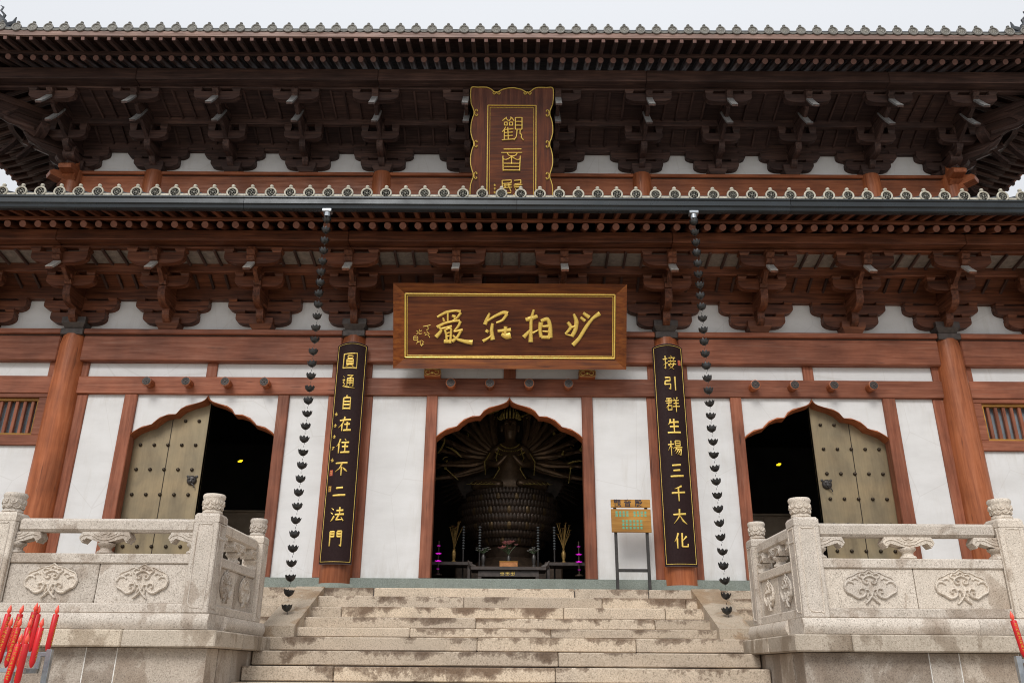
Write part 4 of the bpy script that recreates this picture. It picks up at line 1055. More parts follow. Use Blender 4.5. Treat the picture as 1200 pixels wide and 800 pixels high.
for i_, (y, z) in enumerate(zip(YS, ZS)): prof += [(y+.030, z-.03), (y+.030, (ZS[i_+1] if i_+1 < len(ZS) else -2.64)-.03)]
prof += [(-.79, -2.67)]
put('stair_shadow_core', MB().prism(prof, -2.9, 2.9, 'x').mesh('stair_shadow_core', 'darkcap'), ST, (0, 3.5, 2.68))  # dark core seen through the step gaps paints the shadow under each nosing
put('stair_shadow_core', MB().prism(prof[:11] + [(prof[10][0], -1.5), (-.79, -1.5)], -6.48, 6.48, 'x').mesh('stair_shadow_core', 'darkcap'), ST, (0, 3.501, 2.679))
for sg in (-1, 1):
    u, v = sorted((sg*2.60, sg*3.0))
    y0, z0, y1, z1 = -.80, .012, -2.30, -.585
    mb = MB().prism([(y0, z0), (y1, z1), (y1, -.722), (y0, -.722)], u, v, 'x')
    put('ramp_stone', mb.mesh('ramp_stone', 'ramp_stone'), ST, (0, 3.5, 2.68))

# ------------------------------------------------------------ terraces with balustrades on both sides
def terrace(sg):
    T = thing('stone_terrace', 'granite terrace base left of the staircase with projecting slab course' if sg < 0 else 'granite terrace base right of the staircase with projecting slab course', 'terrace', (sg*7.5*.902, -3.078, -2.523), 'terrace bases beside the stairs'); T.scale = (.902,)*3
    off = Vector((sg*7.5, -2., -2.68))
    def tb(name, mat, x0, y0, z0, x1, y1, z1, c=.012):
        u, v = sorted((sg*x0, sg*x1)); o = bx(name, mat, T, u, y0, z0, v, y1, z1, c); o.location = Vector(o.location)-off; return o
    # retaining wall stones
    rs = random.Random(11+sg)
    for zi, (z0, z1) in enumerate(((-1.52, -.87), (-2.1, -1.52), (-2.86, -2.1))):
        xs = [3.25, 4.24, 4.58, 5.75, 6.1, 7.3, 8.4, 9.6, 10.8, 12.] if zi == 0 else [3.25] + [4.0+zi*.25+1.15*k for k in range(7)] + [12.]
        if sg > 0 and zi == 0: xs = [3.25, 4.62, 4.95, 5.60, 5.92, 7.2, 8.4, 9.6, 10.8, 12.]
        for a, b in zip(xs[:-1], xs[1:]):
            tb('wall_stone', 'wall_stone', a+.005, -3.36+rs.uniform(-.003,.003), z0+.004, b-.005, -3.0, z1-.002, .004)
            if a > 3.5: tb('mortar_joint', 'mortar', a-.006, -3.357, z0, a+.006, -3.2, z1-.003, .0005)
        ys = [-3.36, -2.5, -1.9, -1.25]
        for a, b in zip(ys[:-1], ys[1:]):
            if a < -3.3: a = -2.99
            tb('wall_stone', 'wall_stone', 3.25+rs.uniform(-.003,.003), a+.003, z0+.004, 3.7, b-.003, z1-.002, .004)
    tb('terrace_fill', 'interior', 3.6, -3.2, -2.86, 11.9, -1.25, -.88)
    # slab course, moulding course
    xs = [3.13, 4.15, 7.2, 9.8, 12.1] if sg < 0 else [3.13, 3.75, 6.6, 9.3, 12.1]
    for a, b in zip(xs[:-1], xs[1:]): tb('slab_stone', 'slab_stone', a+.002, -3.52, -.868, b-.002, -2.5, -.690, .014)
    for a, b in ((-2.498, -1.9), (-1.898, -1.30)): tb('slab_stone', 'slab_stone', 3.13, a, -.868, 4.2, b, -.690, .014)
    def mould(x0, x1, y=-3.40):
        mb = MB(); n = 8; p = [(y+.5, -.688)]; 
        p += [(y + .02, -.688)] + [(y-.008 - .030*sin(pi*k/n), -.68 + .165*k/n) for k in range(n+1)] + [(y+.5, -.512)]
        return mb, p
    for a, b in ((3.27, 5.2), (5.204, 8.), (8.004, 12.)):
        mb, p = mould(a, b); u, v = sorted((sg*a, sg*b)); put('moulding_stone', mb.prism(p, u, v, 'x').mesh('moulding_stone', 'rail_stone', True), T, tuple(-off))
    mb = MB(); n = 8
    p = [(4.0, -.6885), (3.28, -.6885)] + [(3.262-.030*sin(pi*k/n), -.68+.165*k/n) for k in range(n+1)] + [(4.0, -.5115)]
    put('moulding_stone', mb.prism([(sg*u, v) for u, v in p], -2.9, -1.30, 'y').mesh('moulding_stone', 'rail_stone', True), T, tuple(-off))
    tb('terrace_floor', 'slab_stone', 3.9, -2.95, -.87, 12., -1.25, -.685)
def post_mesh():
    mb = MB(); a = .145
    mb.cbox(-a,-a,-.51,a,a,.50,.012)
    mb.add(*chamf(a, .50, .60)); return mb
def chamf(a, z0, z1):
    c = .045; b = a-.02
    o = [(-a,-a),(a,-a),(a,a),(-a,a)]; r = []
    for i, (x, y) in enumerate(((-b,-b),(b,-b),(b,b),(-b,b))): r.append((x, y))
    vs = [(x, y, z0-.001) for x, y in o] + [(x, y, z1-.03) for x, y in o] + [(x, y, z1) for x, y in r]
    return vs, [(0,1,5,4),(1,2,6,5),(2,3,7,6),(3,0,4,7),(4,5,9,8),(5,6,10,9),(6,7,11,10),(7,4,8,11),(8,9,10,11),(3,2,1,0)]
postm = post_mesh().mesh('rail_post', 'rail_stone')
inset = MB()
for q in range(4):
    ca, sa = cos(q*pi/2), sin(q*pi/2)
    pl = lambda u, v, h: (u*ca - (-.145-h)*sa, u*sa + (-.145-h)*ca, v)
    w_ = .088; inset.stroke([(-w_,-.40),(-w_,.42),(-w_+.04,.47),(w_-.04,.47),(w_,.42),(w_,-.40),(w_-.04,-.445),(-w_+.04,-.445),(-w_,-.40)], .014, .008, pl)
insetm = inset.mesh('post_relief', 'rail_stone')
lc = MB(); lc.lathe([(.10,0),(.115,.015),(.112,.035),(.095,.045),(.098,.06),(.115,.09),(.122,.14),(.118,.175),(.128,.19),(.130,.215),(.118,.235),(.05,.245),(.001,.245)], 24)
for lay, (z, rr, n_, sz) in enumerate(((.055,.108,8,.055),(.105,.118,8,.055))):
    for k in range(n_):
        a = 2*pi*(k+.5*lay)/n_
        def pl(u, v, h, a=a, rr=rr, z=z):
            th = a + u/rr; r_ = rr + h + .10*(v)**2; return ((r_)*cos(th), (r_)*sin(th), z+v)
        lc.stroke([(-.038,.05),(-.034,.018),(0,0),(.034,.018),(.038,.05)], .012, .013, pl)
        lc.stroke([(0,.052),(0,.02)], [.05,.03], .009, pl)
lotusm = lc.mesh('lotus_finial', 'rail_stone', True)
# cloud and vase baluster under the handrail
bal = MB(); bal.lathe([(.085,0),(.095,.012),(.09,.03),(.065,.045),(.06,.065),(.075,.085),(.095,.10),(.10,.12),(.085,.13)], 12)
b2 = MB(); n = 14; prof = []
for k in range(n+1):
    t = -1+2*k/n; top = .245
    bot = .125 + .085*abs(t)**1.5 if abs(t) < .72 else .180-.06*sin((abs(t)-.72)/.28*pi)*1.0
    prof.append((t*.30, bot))
pg = [(x_, z_) for x_, z_ in prof] + [(.27, .245), (-.27, .245)]
bal.prism(pg, -.075, .075, 'y')
for q in (-1, 1):
    for s_ in (-1, 1):
        pl = lambda u, v, h, s_=s_: (u, s_*(.075+h), v)
        bal.stroke([(0,.15),(q*.07,.165),(q*.14,.20),(q*.2,.215),(q*.26,.20),(q*.285,.165),(q*.262,.145),(q*.24,.16)], .012, .010, pl)
        bal.stroke([(q*.03,.19),(q*.09,.205),(q*.14,.235)], .010, .008, pl)
        bal.stroke([(q*.0,.225),(q*.04,.215),(q*.065,.24)], .010, .010, pl)
balm = bal.mesh('cloud_baluster', 'rail_stone', True)
# carved cloud cartouche
def cartouche():
    mb = MB(); pl = lambda u, v, h: (u/1000.*1.04, -.008-h*1.3, v/1000.*1.12)
    ringp = [(-290,20),(-250,95),(-175,120),(-150,150),(-70,150),(0,185),(70,150),(150,150),(175,120),(250,95),(290,20),(262,-40),(200,-70)]
    mb.stroke([(-290,20),(-250,95),(-180,122),(-120,150),(-50,158),(0,185),(50,158),(120,150),(180,122),(250,95),(290,20)], 14, .012, pl)
    for q in (-1, 1):
        S_ = lambda *c: [(q*c[i], c[i+1]) for i in range(0, len(c), 2)]
        mb.stroke(S_(290,20, 270,-35, 215,-60, 150,-95, 90,-80, 62,-40, 85,-5, 125,-12, 128,-42, 105,-45), [20,24,26,30,28,24,22,20,16,12], .022, pl)
        mb.stroke(S_(285,15, 255,60, 205,62, 180,40), [26,34,28,18], .018, pl)
        mb.stroke(S_(215,75, 160,98, 130,80), [26,28,18], .016, pl)
        mb.stroke(S_(0,120, 40,110, 75,85, 62,48, 28,45, 22,70, 42,78), [22,24,24,22,20,18,12], .022, pl)
        mb.stroke(S_(78,88, 110,115, 88,140, 50,132), [18,24,22,16], .018, pl)
        mb.stroke(S_(0,158, 26,140, 0,118), [14,18,14], .018, pl)
        mb.stroke(S_(62,-20, 30,-20, 5,-70, -35,-115, -75,-150), [20,22,24,26,12], .022, pl)
        mb.stroke(S_(18,-40, 45,-85, 40,-120), [16,20,12], .016, pl)
    mb.prism([(x_*1.04/1000., z_*1.12/1000.) for x_, z_ in [(-286,18),(-250,90),(-180,118),(-120,146),(-50,154),(0,180),(50,154),(120,146),(180,118),(250,90),(286,18),(262,-40),(200,-78),(140,-100),(80,-86),(40,-60),(30,-110),(-30,-110),(-40,-60),(-80,-86),(-140,-100),(-200,-78),(-262,-40)]], -.010, .0, 'y')
    return mb.mesh('carved_cloud', 'rail_stone', True)
cloudm = cartouche()
def balustrade(sg):
    B = thing('balustrade', 'carved granite balustrade on the left terrace, nearest the row of red candles' if sg < 0 else 'carved granite balustrade on the right terrace, beside the right ramp stone', 'balustrade', (sg*3.465*.902, -4.160, -.5656), 'carved stone balustrades'); B.scale = (.902,)*3
    off = Vector((sg*3.465, -3.2, -.51))
    def loc(x, y, z): return tuple(Vector((x, y, z)) - off)
    posts = [(sg*3.465, -3.2), (sg*5.825, -3.2), (sg*8.185, -3.2), (sg*3.42, -1.5)]
    for i, (x, y) in enumerate(posts):
        s_ = (1,1,1) if i < 3 else (.9, .9, 1)
        p = put('rail_post', postm, B, loc(x, y, 0), sc=s_); put('post_relief', insetm, p); put('lotus_finial', lotusm, p, (0, 0, .60))
    # front bays
    def bay(x0, x1, y, rotz, L):
        # local frame: u along the bay from 0..L, facing -y when rotz = 0
        ox, oy = x0, y
        def q(name, me, u, v, z, sc=(1,1,1)): 
            c_, s_ = cos(rotz), sin(rotz); return put(name, me, B, loc(ox+u*c_-v*s_, oy+u*s_+v*c_, z), (0, 0, rotz), sc)
        def b_(name, u0, v0, z0, u1, v1, z1, mat='rail_stone', c=.012):
            me = MB().cbox(-(u1-u0)/2, -(v1-v0)/2, -(z1-z0)/2, (u1-u0)/2, (v1-v0)/2, (z1-z0)/2, c).mesh(name, mat); return q(name, me, (u0+u1)/2, (v0+v1)/2, (z0+z1)/2)
        b_('handrail', 0, -.08, .385, L, .08, .54, c=.03)
        b_('bottom_rail', 0, -.115, -.51, L, .115, -.405)
        b_('top_rail', 0, -.09, .030, L, .09, .140)
        n_ = 2; w_ = L/n_
        for k in range(n_): 
            b_('carved_panel', k*w_+.004, -.065, -.405, (k+1)*w_-.004, .065, .030, c=.006)
            sc_ = min(1., w_/1.05)
            fields = MB(); 
            for s_ in (-1, 1):
                rot2 = rotz if s_ < 0 else rotz+pi
                c_, sn = cos(rotz), sin(rotz); u = (k+.5)*w_; v = s_*.065
                put('carved_cloud', cloudm, B, loc(ox+u*c_-v*sn, oy+u*sn+v*c_, -.185), (0, 0, rot2), (sc_*(1.0 if L > 1.8 else .92), 1, 1.0))
        us = [0, L/2, L] 
        for u in us: q('cloud_baluster', balm, u, 0, .139, (1 if L > 1.8 else .8, 1, 1))
    bay(sg*3.465 + (.145 if sg > 0 else -.145-2.07), 0, -3.2, 0, 2.07)
    bay(sg*5.825 + (.145 if sg > 0 else -.145-2.07), 0, -3.2, 0, 2.07)
    bay(sg*8.185 + (.145 if sg > 0 else -.145-2.07), 0, -3.2, 0, 2.07)
    bay(sg*3.44, 0, -3.055 if sg > 0 else -1.63, pi/2 if sg > 0 else -pi/2, 1.425) if False else bay(sg*3.44, 0, (-3.055 if sg < 0 else -1.63), (pi/2 if sg < 0 else -pi/2), 1.425)
for sg in (-1, 1): terrace(sg); balustrade(sg)

# ------------------------------------------------------------ information stand
st = thing('information_stand', 'small wooden information board on black legs between centre door and right couplet', 'sign', (1.845, -.42, .0))
lg = MB()
for x in (-.235, .235): lg.cbox(x-.022, -.02, 0, x+.022, .02, 1.32, .004)
lg.cbox(-.213, -.015, .28, .213, .015, .325, .004)
put('stand_frame', lg.mesh('stand_frame', 'iron'), st)
put('title_board', MB().cbox(-.298,-.05,1.185+.035,.298,-.022,1.34,.004).mesh('title_board', 'sign_wood'), st)
put('text_board', MB().cbox(-.298,-.055,.85,.298,-.022,1.195,.004).mesh('text_board', 'sign_wood'), st)
for x, ch in ((-.20, '觀'), (-.045, '音'), (.12, '殿')):
    c_ = bpy.data.curves.new('title_character', 'FONT'); c_.body = ch; c_.size = .115; c_.extrude = .002; c_.offset = .0015; c_.align_x = 'CENTER'; c_.align_y = 'CENTER'
    c_.materials.append(M['blackink']); o = put('title_character', c_, st); bpy.context.view_layer.update()
    me_ = bpy.data.meshes.new_from_object(o.evaluated_get(bpy.context.evaluated_depsgraph_get())); bpy.data.objects.remove(o)
    put('title_character', me_, st, (x, -.053, 1.278), (pi/2, 0, 0))
tx = MB(); rs = random.Random(2)
for row, (z, segs) in enumerate(((1.145, ((-.235, 4), (.035, 4))), (1.100, ((-.235, 4), (.035, 4))), (1.015, ((-.14, 6),)), (.965, ((-.14, 6),)), (.915, ((-.14, 6),)))):
    for x0, n_ in segs:
        for k in range(n_):
            x = x0 + k*.054; f = lambda u, v, h: (x + u, -.0555-h, z+v)
            for q in range(3): tx.stroke([(0, .012-.012*q), (.036, .012-.012*q+rs.uniform(-.003,.003))], .006, .001, f)
            tx.stroke([(rs.uniform(.008,.028), .018), (rs.uniform(.008,.028), -.018)], .007, .001, f)
o = put('board_text', tx.mesh('board_text', 'greenink'), st)

# ------------------------------------------------------------ candles and racks
def rack(sg):
    X0 = -2.64 if sg < 0 else 3.03
    R = thing('candle_rack', 'stepped galvanised candle rack at the left edge in front of the terrace' if sg < 0 else 'stepped galvanised candle rack at the right edge in front of the terrace', 'candle rack', (X0, -8., -2.68), 'galvanised candle racks')
    rows = [(-7.80, -.995), (-8.05, -1.082), (-8.30, -1.175)]
    L = 1.5
    for (y, z) in rows:
        put('shelf_bar', MB().cbox(0, -.012, -.012, L, .012, .012, .003).mesh('shelf_bar', 'galv'), R, (0 if sg > 0 else -L, y+8., z+2.68-.012))
    for (y0, z0), (y1, z1) in zip(rows[:-1], rows[1:]):
        for x in (.01, .5, 1.2):
            if x == .01: put('riser_bar', MB().cbox(-.014, y1+8., z1+2.68-.03, .014, y0+8., z1+2.68-.002, .003).mesh('riser_bar', 'galv'), R, (sg*(x+.06), 0, 0))
            put('riser_bar', MB().cbox(-.014, y0+8.-.014, z1+2.68-.03, .014, y0+8.+.014, z0+2.68-.02, .003).mesh('riser_bar', 'galv'), R, (sg*(x+.06), 0, 0))
    for x in (.012, 1.45):
        put('leg', MB().cbox(-.016, -.016, 0, .016, .016, 1.70, .003).mesh('leg', 'galv'), R, (sg*x, .20, 0))
        put('leg', MB().cbox(-.016, -.016, 0, .016, .016, 1.49, .003).mesh('leg', 'galv'), R, (sg*x, -.30, 0))
        put('side_bar', MB().tube([(0,.2,1.2),(0,-.3,1.2)], .014, 6).mesh('side_bar', 'galv'), R, (sg*x, 0, 0))
    return rows
rowsL = rack(-1); rack(1)
cb = MB().lathe([(.001,0),(.010,.012),(.0165,.035),(.0170,.13),(.0175,.212),(.015,.216),(.006,.217),(.001,.217)], 14).mesh('candle_body', 'wax', True)
ct = MB().lathe([(.004,.214),(.006,.220),(.0115,.228),(.012,.236),(.009,.250),(.004,.262),(.0008,.270)], 12).mesh('candle_tip', 'flame', True)
let = MB(); rs = random.Random(9)
for i in range(7):
    z = .19-.024*i
    def f(u, v, h, z=z):
        a = -pi/2 + u/.0172; r_ = .0172+h; return (r_*cos(a), r_*sin(a), z+v)
    for st_ in ([(-.007,.006),(.007,.007)],[(0,.010),(.001,-.009)],[(-.007,-.002),(.006,-.001)],[(-.002,-.002),(-.008,-.010)],[(.001,-.002),(.008,-.009)]):
        if rs.random() < .8: let.stroke(st_, .0022, .0006, f)
letm = let.mesh('candle_lettering', 'ink')
def candle(x, y, z, lean, face, label):
    o = thing('red_candle', label, 'candle', (x, y, z), 'red candles on the racks', rot=(radians(random.uniform(-2, 2)), radians(lean), radians(face)))
    put('candle_body', cb, o); put('candle_tip', ct, o); put('candle_lettering', letm, o)
spots = {0: [(5.2, 717), (18.5, 717), (35.4, 714), (44, 717), (63.8, 717)], 1: [(-5, 734), (9.6, 734), (20.3, 734), (34.3, 734), (49.7, 734)], 2: [(25.4, 752), (37.8, 752)]}
names = {0: ['back row of the left rack, at the picture edge', 'back row of the left rack, second from the left edge', 'tallest in the back row of the left rack, gold lettering facing out', 'back row of the left rack, tucked behind the tallest', 'back row of the left rack, standing alone nearest the stairs'],
         1: ['middle row of the left rack, cut by the picture edge', 'middle row of the left rack, near the picture edge', 'middle row of the left rack, second in view', 'middle row of the left rack, behind the front pair', 'middle row of the left rack, nearest the stairs'],
         2: ['front row of the left rack, the left of two, bright lettering', 'front row of the left rack, the right of two']}
faces = {0: [60, 20, 15, 100, 90], 1: [0, -10, 20, 60, 90], 2: [10, -60]}
for r_, ls in spots.items():
    y, z = rowsL[r_]
    for k, (px, _) in enumerate(ls):
        D = y+13; Zc = .929*D + .37*.1; X = (px-598)*Zc/968.7 + .0735
        candle(X - .060, y, z-.002+ (.012 if (r_, k) == (0, 2) else 0), 5.5, faces[r_][k], 'red candle in the ' + names[r_][k] if r_ != 0 or k != 2 else 'red candle, ' + names[r_][k])
candle(3.085, -7.80, -.995, -6, -10, 'single red candle on the right rack at the right picture edge')

# ------------------------------------------------------------ thousand armed statue and altar
SY = 2.7
G = thing('guanyin_statue', 'dark bronze thousand armed seated statue on a lotus throne behind the centre doorway', 'statue', (0, SY, -.06)); G.scale = (1.09,)*3
sk = bpy.data.meshes.new('body'); J = [(0,0,2.05,.30),(0,0,2.30,.24),(0,0,2.56,.25),(0,0,2.76,.15),(0,-.01,2.88,.085),(0,-.02,3.02,.13),(0,-.02,3.16,.145),(0,-.01,3.30,.11),
  (-.28,0,2.72,.10),(-.42,-.10,2.45,.075),(-.22,-.34,2.36,.055),(-.04,-.38,2.55,.045),(.28,0,2.72,.10),(.42,-.10,2.45,.075),(.22,-.34,2.36,.055),(.04,-.38,2.55,.045),
  (-.32,-.06,2.03,.18),(-.62,-.26,2.02,.13),(-.10,-.50,2.00,.09),(.32,-.06,2.03,.18),(.62,-.26,2.02,.13),(.10,-.50,2.03,.09)]
E_ = [(0,1),(1,2),(2,3),(3,4),(4,5),(5,6),(6,7),(3,8),(8,9),(9,10),(10,11),(3,12),(12,13),(13,14),(14,15),(0,16),(16,17),(17,18),(0,19),(19,20),(20,21)]
sk.from_pydata([j[:3] for j in J], E_, []); sk.materials.append(M['bronze'])
sk.materials[0] = M['bronze_arm']; bo = put('body', sk, G)
md = bo.modifiers.new('skin', 'SKIN'); md.use_smooth_shade = True
for i, j in enumerate(J): sk.skin_vertices[0].data[i].radius = (j[3], j[3]*.85)
sk.skin_vertices[0].data[0].use_root = True
bo.modifiers.new('sub', 'SUBSURF').levels = 2; bo.modifiers['sub'].render_levels = 2
# face
fc = MB(); pl = lambda u, v, h: (u, -.155-h+.9*u*u, v)
fc.tube([(0,-.165,3.16),(0,-.195,3.10),(0,-.17,3.08)], [.012,.022,.016], 8)
for q in (-1, 1):
    fc.stroke([(q*.025,3.155),(q*.06,3.165),(q*.095,3.15)], .020, .016, pl); fc.stroke([(q*.02,3.185),(q*.06,3.205),(q*.10,3.185)], .010, .012, pl)
    fc.lathe([(.001,-.07),(.022,-.05),(.030,0),(.022,.05),(.001,.07)], 8, (q*.150,-.01,3.10))
fc.stroke([(-.04,3.045),(0,3.038),(.04,3.045)], .018, .02, pl)
put('face', fc.mesh('face', 'bronze_arm', True), G)
cr_ = MB(); cr_.lathe([(.14,3.24),(.16,3.26),(.15,3.30),(.13,3.34),(.10,3.42),(.05,3.48),(.001,3.52)], 16)
put('crown', cr_.mesh('crown', 'bronze', True), G)
cg = MB()
for i in range(-4, 5):
    a = radians(-90+i*20); x_, y_ = .165*cos(a), .165*sin(a); hgt = .22-.02*abs(i)
    cg.tube([(x_,y_,3.25),(x_*1.1,y_*1.1,3.25+hgt*.5),(x_*.9,y_*.9,3.25+hgt)], [.016,.020,.004], 5)
    cg.lathe([(.001,-.02),(.02,0),(.001,.02)], 6, (x_*1.15, y_*1.15, 3.27))
for k in range(26):
    a = random.uniform(-pi, 0); u = random.uniform(.14, .34); cg.lathe([(.001,-.012),(.012,0),(.001,.012)], 5, (u*cos(a), -.12, 3.27+random.uniform(-.02,.05)+.02*sin(a*3)))
put('crown_gilding', cg.mesh('crown_gilding', 'bronze_gold'), G)
nk = MB()
for rr, zz in ((.17, 2.74), (.22, 2.68), (.27, 2.60)):
    for k in range(17):
        a = radians(-160+k*8.8); nk.lathe([(.001,-.014),(.013,0),(.001,.014)], 5, (rr*cos(a), -.20+.08*sin(a)*-1*0-.03, zz-.10*abs(sin(a))+.05))
for q in (-1, 1):
    nk.tube([(q*.20,-.22,2.66),(q*.24,-.27,2.5),(q*.18,-.30,2.3),(q*.28,-.34,2.12)], [.012,.01,.01,.006], 5)
    nk.tube([(q*.35,-.14,2.62),(q*.44,-.2,2.45),(q*.42,-.28,2.2)], [.010,.012,.006], 5)
    for k in range(7): nk.tube([(q*(.15+.08*k),-.50,2.03),(q*(.25+.07*k),-.53,1.985),(q*(.38+.06*k),-.48,2.0)], [.004,.006,.003], 4)
put('necklace', nk.mesh('necklace', 'bronze_gold'), G)
# radiating arms, each with a hand and what it holds
def arm_mesh(L, bend, seed):
    mb = MB(); rs = random.Random(seed)
    mb.tube([(0,0,0),(L*.3,-.05,-bend*.5),(L*.55,-.10,-bend*.3),(L*.82,-.12,bend*.5),(L*.92,-.12,bend*.8)], [.075,.066,.055,.040,.030], 7)
    mb.tube([(L*.90,-.12,bend*.75),(L*.96,-.13,bend*.95),(L*1.02,-.13,bend*1.05)], [.022,.034,.030], 6)
    for k in range(4):
        d = (-.5+k/3.)*.5; mb.tube([(L*1.0,-.13+(-.02+.013*k),bend+.012*(k-1.5)),(L*1.06,-.15+.013*k,bend*1.1+.03*(k-1.5)),(L*1.09,-.17,bend*1.15+.03*(k-1.5))], [.010,.008,.004], 4)
    mb.tube([(L*.95,-.14,bend),(L*.99,-.18,bend+.02)], [.010,.005], 4)
    return mb.mesh('radiating_arm', 'bronze_arm', True)
arms = [arm_mesh(L, b, i) for i, (L, b) in enumerate(((1.0, .06), (1.2, .10), (.85, .04)))]
def imps():
    out = []
    m = MB(); m.tube([(0,0,-.16),(0,0,.16)], .008, 5); m.lathe([(.001,-.04),(.034,0),(.001,.04)], 7, (0,0,.17)); out.append(m)
    m = MB(); m.tube([(.07*cos(a),0,.07*sin(a)) for a in [2*pi*k/12 for k in range(13)]], .007, 5); m.lathe([(.001,-.02),(.02,0),(.001,.02)], 6); out.append(m)
    m = MB(); m.tube([(-.02,0,-.1),(0,0,0),(.05,0,.12),(.12,0,.20)], [.006,.018,.018,.003], 5); out.append(m)
    m = MB(); m.lathe([(.001,-.05),(.03,-.03),(.035,0),(.015,.03),(.012,.06),(.02,.07)], 8); out.append(m)
    return [q.mesh('implement', 'bronze_gold', True) for q in out]
IM = imps(); rs = random.Random(4)
for sg in (-1, 1):
    for layer in range(3):
        nA = 9
        for k in range(nA):
            el = radians(-28 + 112*(k+.33*layer)/nA); me_ = arms[(k+layer)%3]; s_ = (.92, 1.08, .74)[layer]*rs.uniform(.95, 1.05)
            o = put('radiating_arm', me_, G, (sg*.16, .10+.09*layer, 2.62))
            o.rotation_euler = Euler((0, -el if sg > 0 else el, 0 if sg > 0 else 0)); o.scale = (sg*s_, s_, s_)
            if (k+layer) % 2 == 0 or layer == 1:
                L_ = (1.0, 1.2, .85)[(k+layer)%3]; put('implement', IM[rs.randrange(4)], o, (L_*1.03, -.17, (.06,.10,.04)[(k+layer)%3]+.03), (0, rs.uniform(-.8,.8), 0), (rs.uniform(.8,1.3),)*3)
nb = MB()
for k in range(64):
    a = radians(-35+250*k/63); r0, r1 = 1.02, rs.uniform(1.25, 1.42)
    nb.tube([(r0*cos(a), 0, r0*sin(a)), (r1*cos(a), 0, r1*sin(a))], [.03,.012], 4)
nb.lathe([(.001,.0),(1.05,.0),(1.07,.03),(1.05,.05),(.001,.05)], 48, (0,.05,0), 'y')
put('halo', nb.mesh('halo', 'bronze'), G, (0, .42, 2.55))
# lotus throne: rows of petals
th = MB(); th.lathe([(.50,.92),(.60,.98),(.80,1.18),(.90,1.42),(.88,1.66),(.78,1.86),(.66,1.93),(.001,1.93)], 32); th.cbox(-1.0,-.9,.0,1.0,.9,.62,.03); th.lathe([(.8,.62),(.7,.72),(.55,.8),(.62,.95)], 24)
put('throne', th.mesh('throne', 'bronze', True), G, sc=(.86, .9, 1))
pt = MB()
vsP = []
for i in range(5):
    t = i/4; w_ = .075*sin(pi*(.15+.75*t))*1.25; z_ = .22*t
    for j in (-1, -.5, 0, .5, 1): vsP.append((j*w_, -.02-.05*sin(t*pi*.8)-(1-j*j)*.018 + (.0 if t < .9 else -.02), z_))
pt.add(vsP, [(i*5+j, i*5+j+1, i*5+j+6, i*5+j+5) for i in range(4) for j in range(4)])
petm = pt.mesh('lotus_petal', 'bronze', True); petg = petm.copy(); petg.materials[0] = M['bronze_worn']
for row, (z, r_, n_) in enumerate(((.98,.62,34),(1.09,.76,38),(1.20,.86,42),(1.31,.92,44),(1.42,.945,44),(1.53,.93,44),(1.64,.88,42),(1.75,.79,38))):
    for k in range(n_):
        a = -pi + pi*(k+.5*(row%2))/n_*1.0
        if a > .05: continue
        put('lotus_petal', petm, G, (r_*.86*cos(a), r_*.9*sin(a), z), (0, 0, a+pi/2), (.64, 1, .62)) if (row*7+k) % 5 or row % 2 else put('lotus_petal', petg, G, (r_*.86*cos(a), r_*.9*sin(a), z), (0, 0, a+pi/2), (.72, 1, .62))
# altar table with offerings
A = thing('altar_table', 'low dark altar table with upturned ends in front of the lotus throne', 'table', (0, 1.15, -.36))
bx('altar_dais', 'interior', H, -1.6, .7, .0, 1.6, 1.8, .041)
tp = MB(); tp.cbox(-.62,-.25,.80,.62,.25,.86,.01)
for q in (-1, 1): tp.tube([(q*.56,0,.86),(q*.64,0,.90),(q*.68,0,.98)], [.05,.045,.012], 6)
put('table_top', tp.mesh('table_top', 'darkcap'), A)
fr_ = MB(); fr_.cbox(-.5,-.2,.70,.5,.2,.80,.006); put('apron', fr_.mesh('apron', 'darkcap'), A)
for x in (-.47, .47):
    for y in (-.17, .17): put('leg', MB().cbox(x-.03,y-.03,0,x+.03,y+.03,.70,.005).mesh('leg', 'darkcap'), A)
ls = MB()
for k in range(3):
    f = lambda u, v, h: (-.105+k*.085+u, -.201-h, .755+v)
    for s_ in ([(-.03,.02),(.03,.02)],[(-.03,0),(.03,0)],[(0,.03),(0,-.03)],[(-.03,-.025),(.03,-.025)],[(.03,.03),(.03,-.02)]): ls.stroke(s_, .008, .003, f)
put('gilt_characters', ls.mesh('gilt_characters', 'gold'), A)
ob = thing('offering_box', 'small orange wooden box standing on the altar table', 'box', (0, 1.10, .50))
put('box_body', MB().cbox(-.15,-.08,0,.15,.08,.085,.006).mesh('box_body', 'orange'), ob); put('box_rim', MB().cbox(-.155,-.085,.085,.155,.085,.095,.003).mesh('box_rim', 'sign_wood'), ob)
def petals(mb, c, r, n_, tilt=.5):
    for k in range(n_):
        a = 2*pi*k/n_; d = Vector((cos(a), sin(a), tilt)).normalized(); c_ = Vector(c); s_ = Vector((-sin(a), cos(a), 0))*r*.28
        mb.add([c_, c_+d*r*.6+s_, c_+d*r, c_+d*r*.6-s_, c_+d*r*.5+Vector((0,0,-r*.12))], [(0,1,4),(1,2,4),(2,3,4),(3,0,4),(0,3,2,1)])
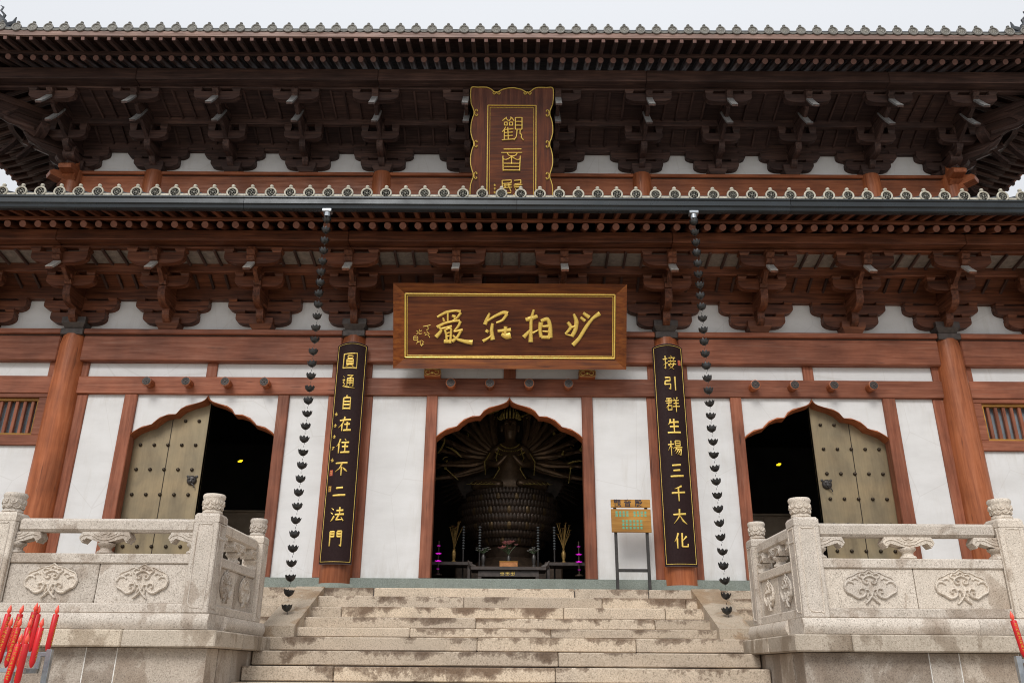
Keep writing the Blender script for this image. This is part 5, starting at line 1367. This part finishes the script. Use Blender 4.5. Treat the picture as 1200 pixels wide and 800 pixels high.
def bouquet(name, label, x, y, z, mflower, seed, h=.6, n_=14, vase='bronze_gold', r=.05, grp='flower vases on the altar'):
    o = thing(name, label, 'vase', (x, y, z), grp); rs = random.Random(seed)
    put('vase', MB().lathe([(.035,0),(.04,.02),(.02,.05),(.035,.12),(.038,.17),(.02,.21),(.03,.23)], 12).mesh('vase', vase, True), o)
    s_ = MB(); f = MB()
    for k in range(n_):
        a = rs.uniform(0, 2*pi); R_ = rs.uniform(.02, .16); zz = rs.uniform(.4, 1.)*h
        s_.tube([(0,0,.22),(R_*.4*cos(a), R_*.4*sin(a), .22+zz*.5),(R_*cos(a), R_*sin(a), .22+zz)], .005, 4); petals(f, (R_*cos(a), R_*sin(a), .22+zz), r*rs.uniform(.7,1.2), 6)
    put('stems', s_.mesh('stems', 'leaf' if mflower != 'spray' else 'spray'), o); put('flowers', f.mesh('flowers', mflower), o)
    return o
for sg in (-1, 1):
    w_ = 'left' if sg < 0 else 'right'
    bouquet('golden_flower_vase', f'vase of golden metal flowers at the {w_} of the altar, beside the magenta lamp', sg*.93, 1.35, .60, 'spray', 5+sg, .48, 11, vase='spray', r=.04)
    pd = thing('offering_stand', f'dark offering stand under the golden flowers at the {w_} of the altar', 'stand', (sg*1.02, 1.35, -.16), 'dark stands beside the altar')
    put('stand_top', MB().cbox(-.42,-.22,.70,.42,.22,.76,.01).mesh('stand_top', 'darkcap'), pd)
    for x in (-.36,.36):
        for y in (-.17,.17): put('leg', MB().cbox(x-.025,y-.025,0,x+.025,y+.025,.70,.004).mesh('leg', 'darkcap'), pd)
    bouquet('white_flower_vase', f'small vase of white blossoms on the {w_} end of the altar table', sg*.42, 1.1, .50, 'white', 15+sg, .10, 9, 'iron', .04)
    lm = thing('lotus_lamp', f'tiered magenta lotus lamp glowing at the {w_} edge of the centre doorway', 'lamp', (sg*1.16, 1.0, .36), 'magenta lotus lamps'); 
    put('lamp_stem', MB().lathe([(.07,0),(.07,.02),(.012,.04),(.012,.56)], 10).mesh('lamp_stem', 'bronze', True), lm)
    for zz, rr in ((.10,.030),(.22,.065),(.34,.06),(.47,.035)):
        m_ = MB(); petals(m_, (0,0,zz), rr, 8, .25); petals(m_, (0,0,zz), rr*.6, 6, 1.); put('lotus_tier', m_.mesh('lotus_tier', 'magenta'), lm)
    for k, x in enumerate((.50, .78)):
        gp_ = thing('crystal_pagoda', f'thin silver beaded spire on the {w_} side of the altar, {"inner" if k == 0 else "outer"} one', 'ornament', (sg*x, 1.45, .04), 'silver spires beside the altar')
        m_ = MB(); m_.lathe([(.06,0),(.06,.03),(.014,.06),(.014,.8)], 8)
        put('spire_stem', m_.mesh('spire_stem', 'iron', True), gp_)
        m_ = MB()
        for q in range(9): m_.lathe([(.012,0),(.030,.012),(.012,.03)], 8, (0,0,.8+q*.045))
        put('spire_rings', m_.mesh('spire_rings', 'crystal', True), gp_)
bouquet('lily_vase', 'vase of pink lilies in the middle of the altar table', 0, 1.22, .50, 'lily', 44, .22, 12, 'iron', .07)
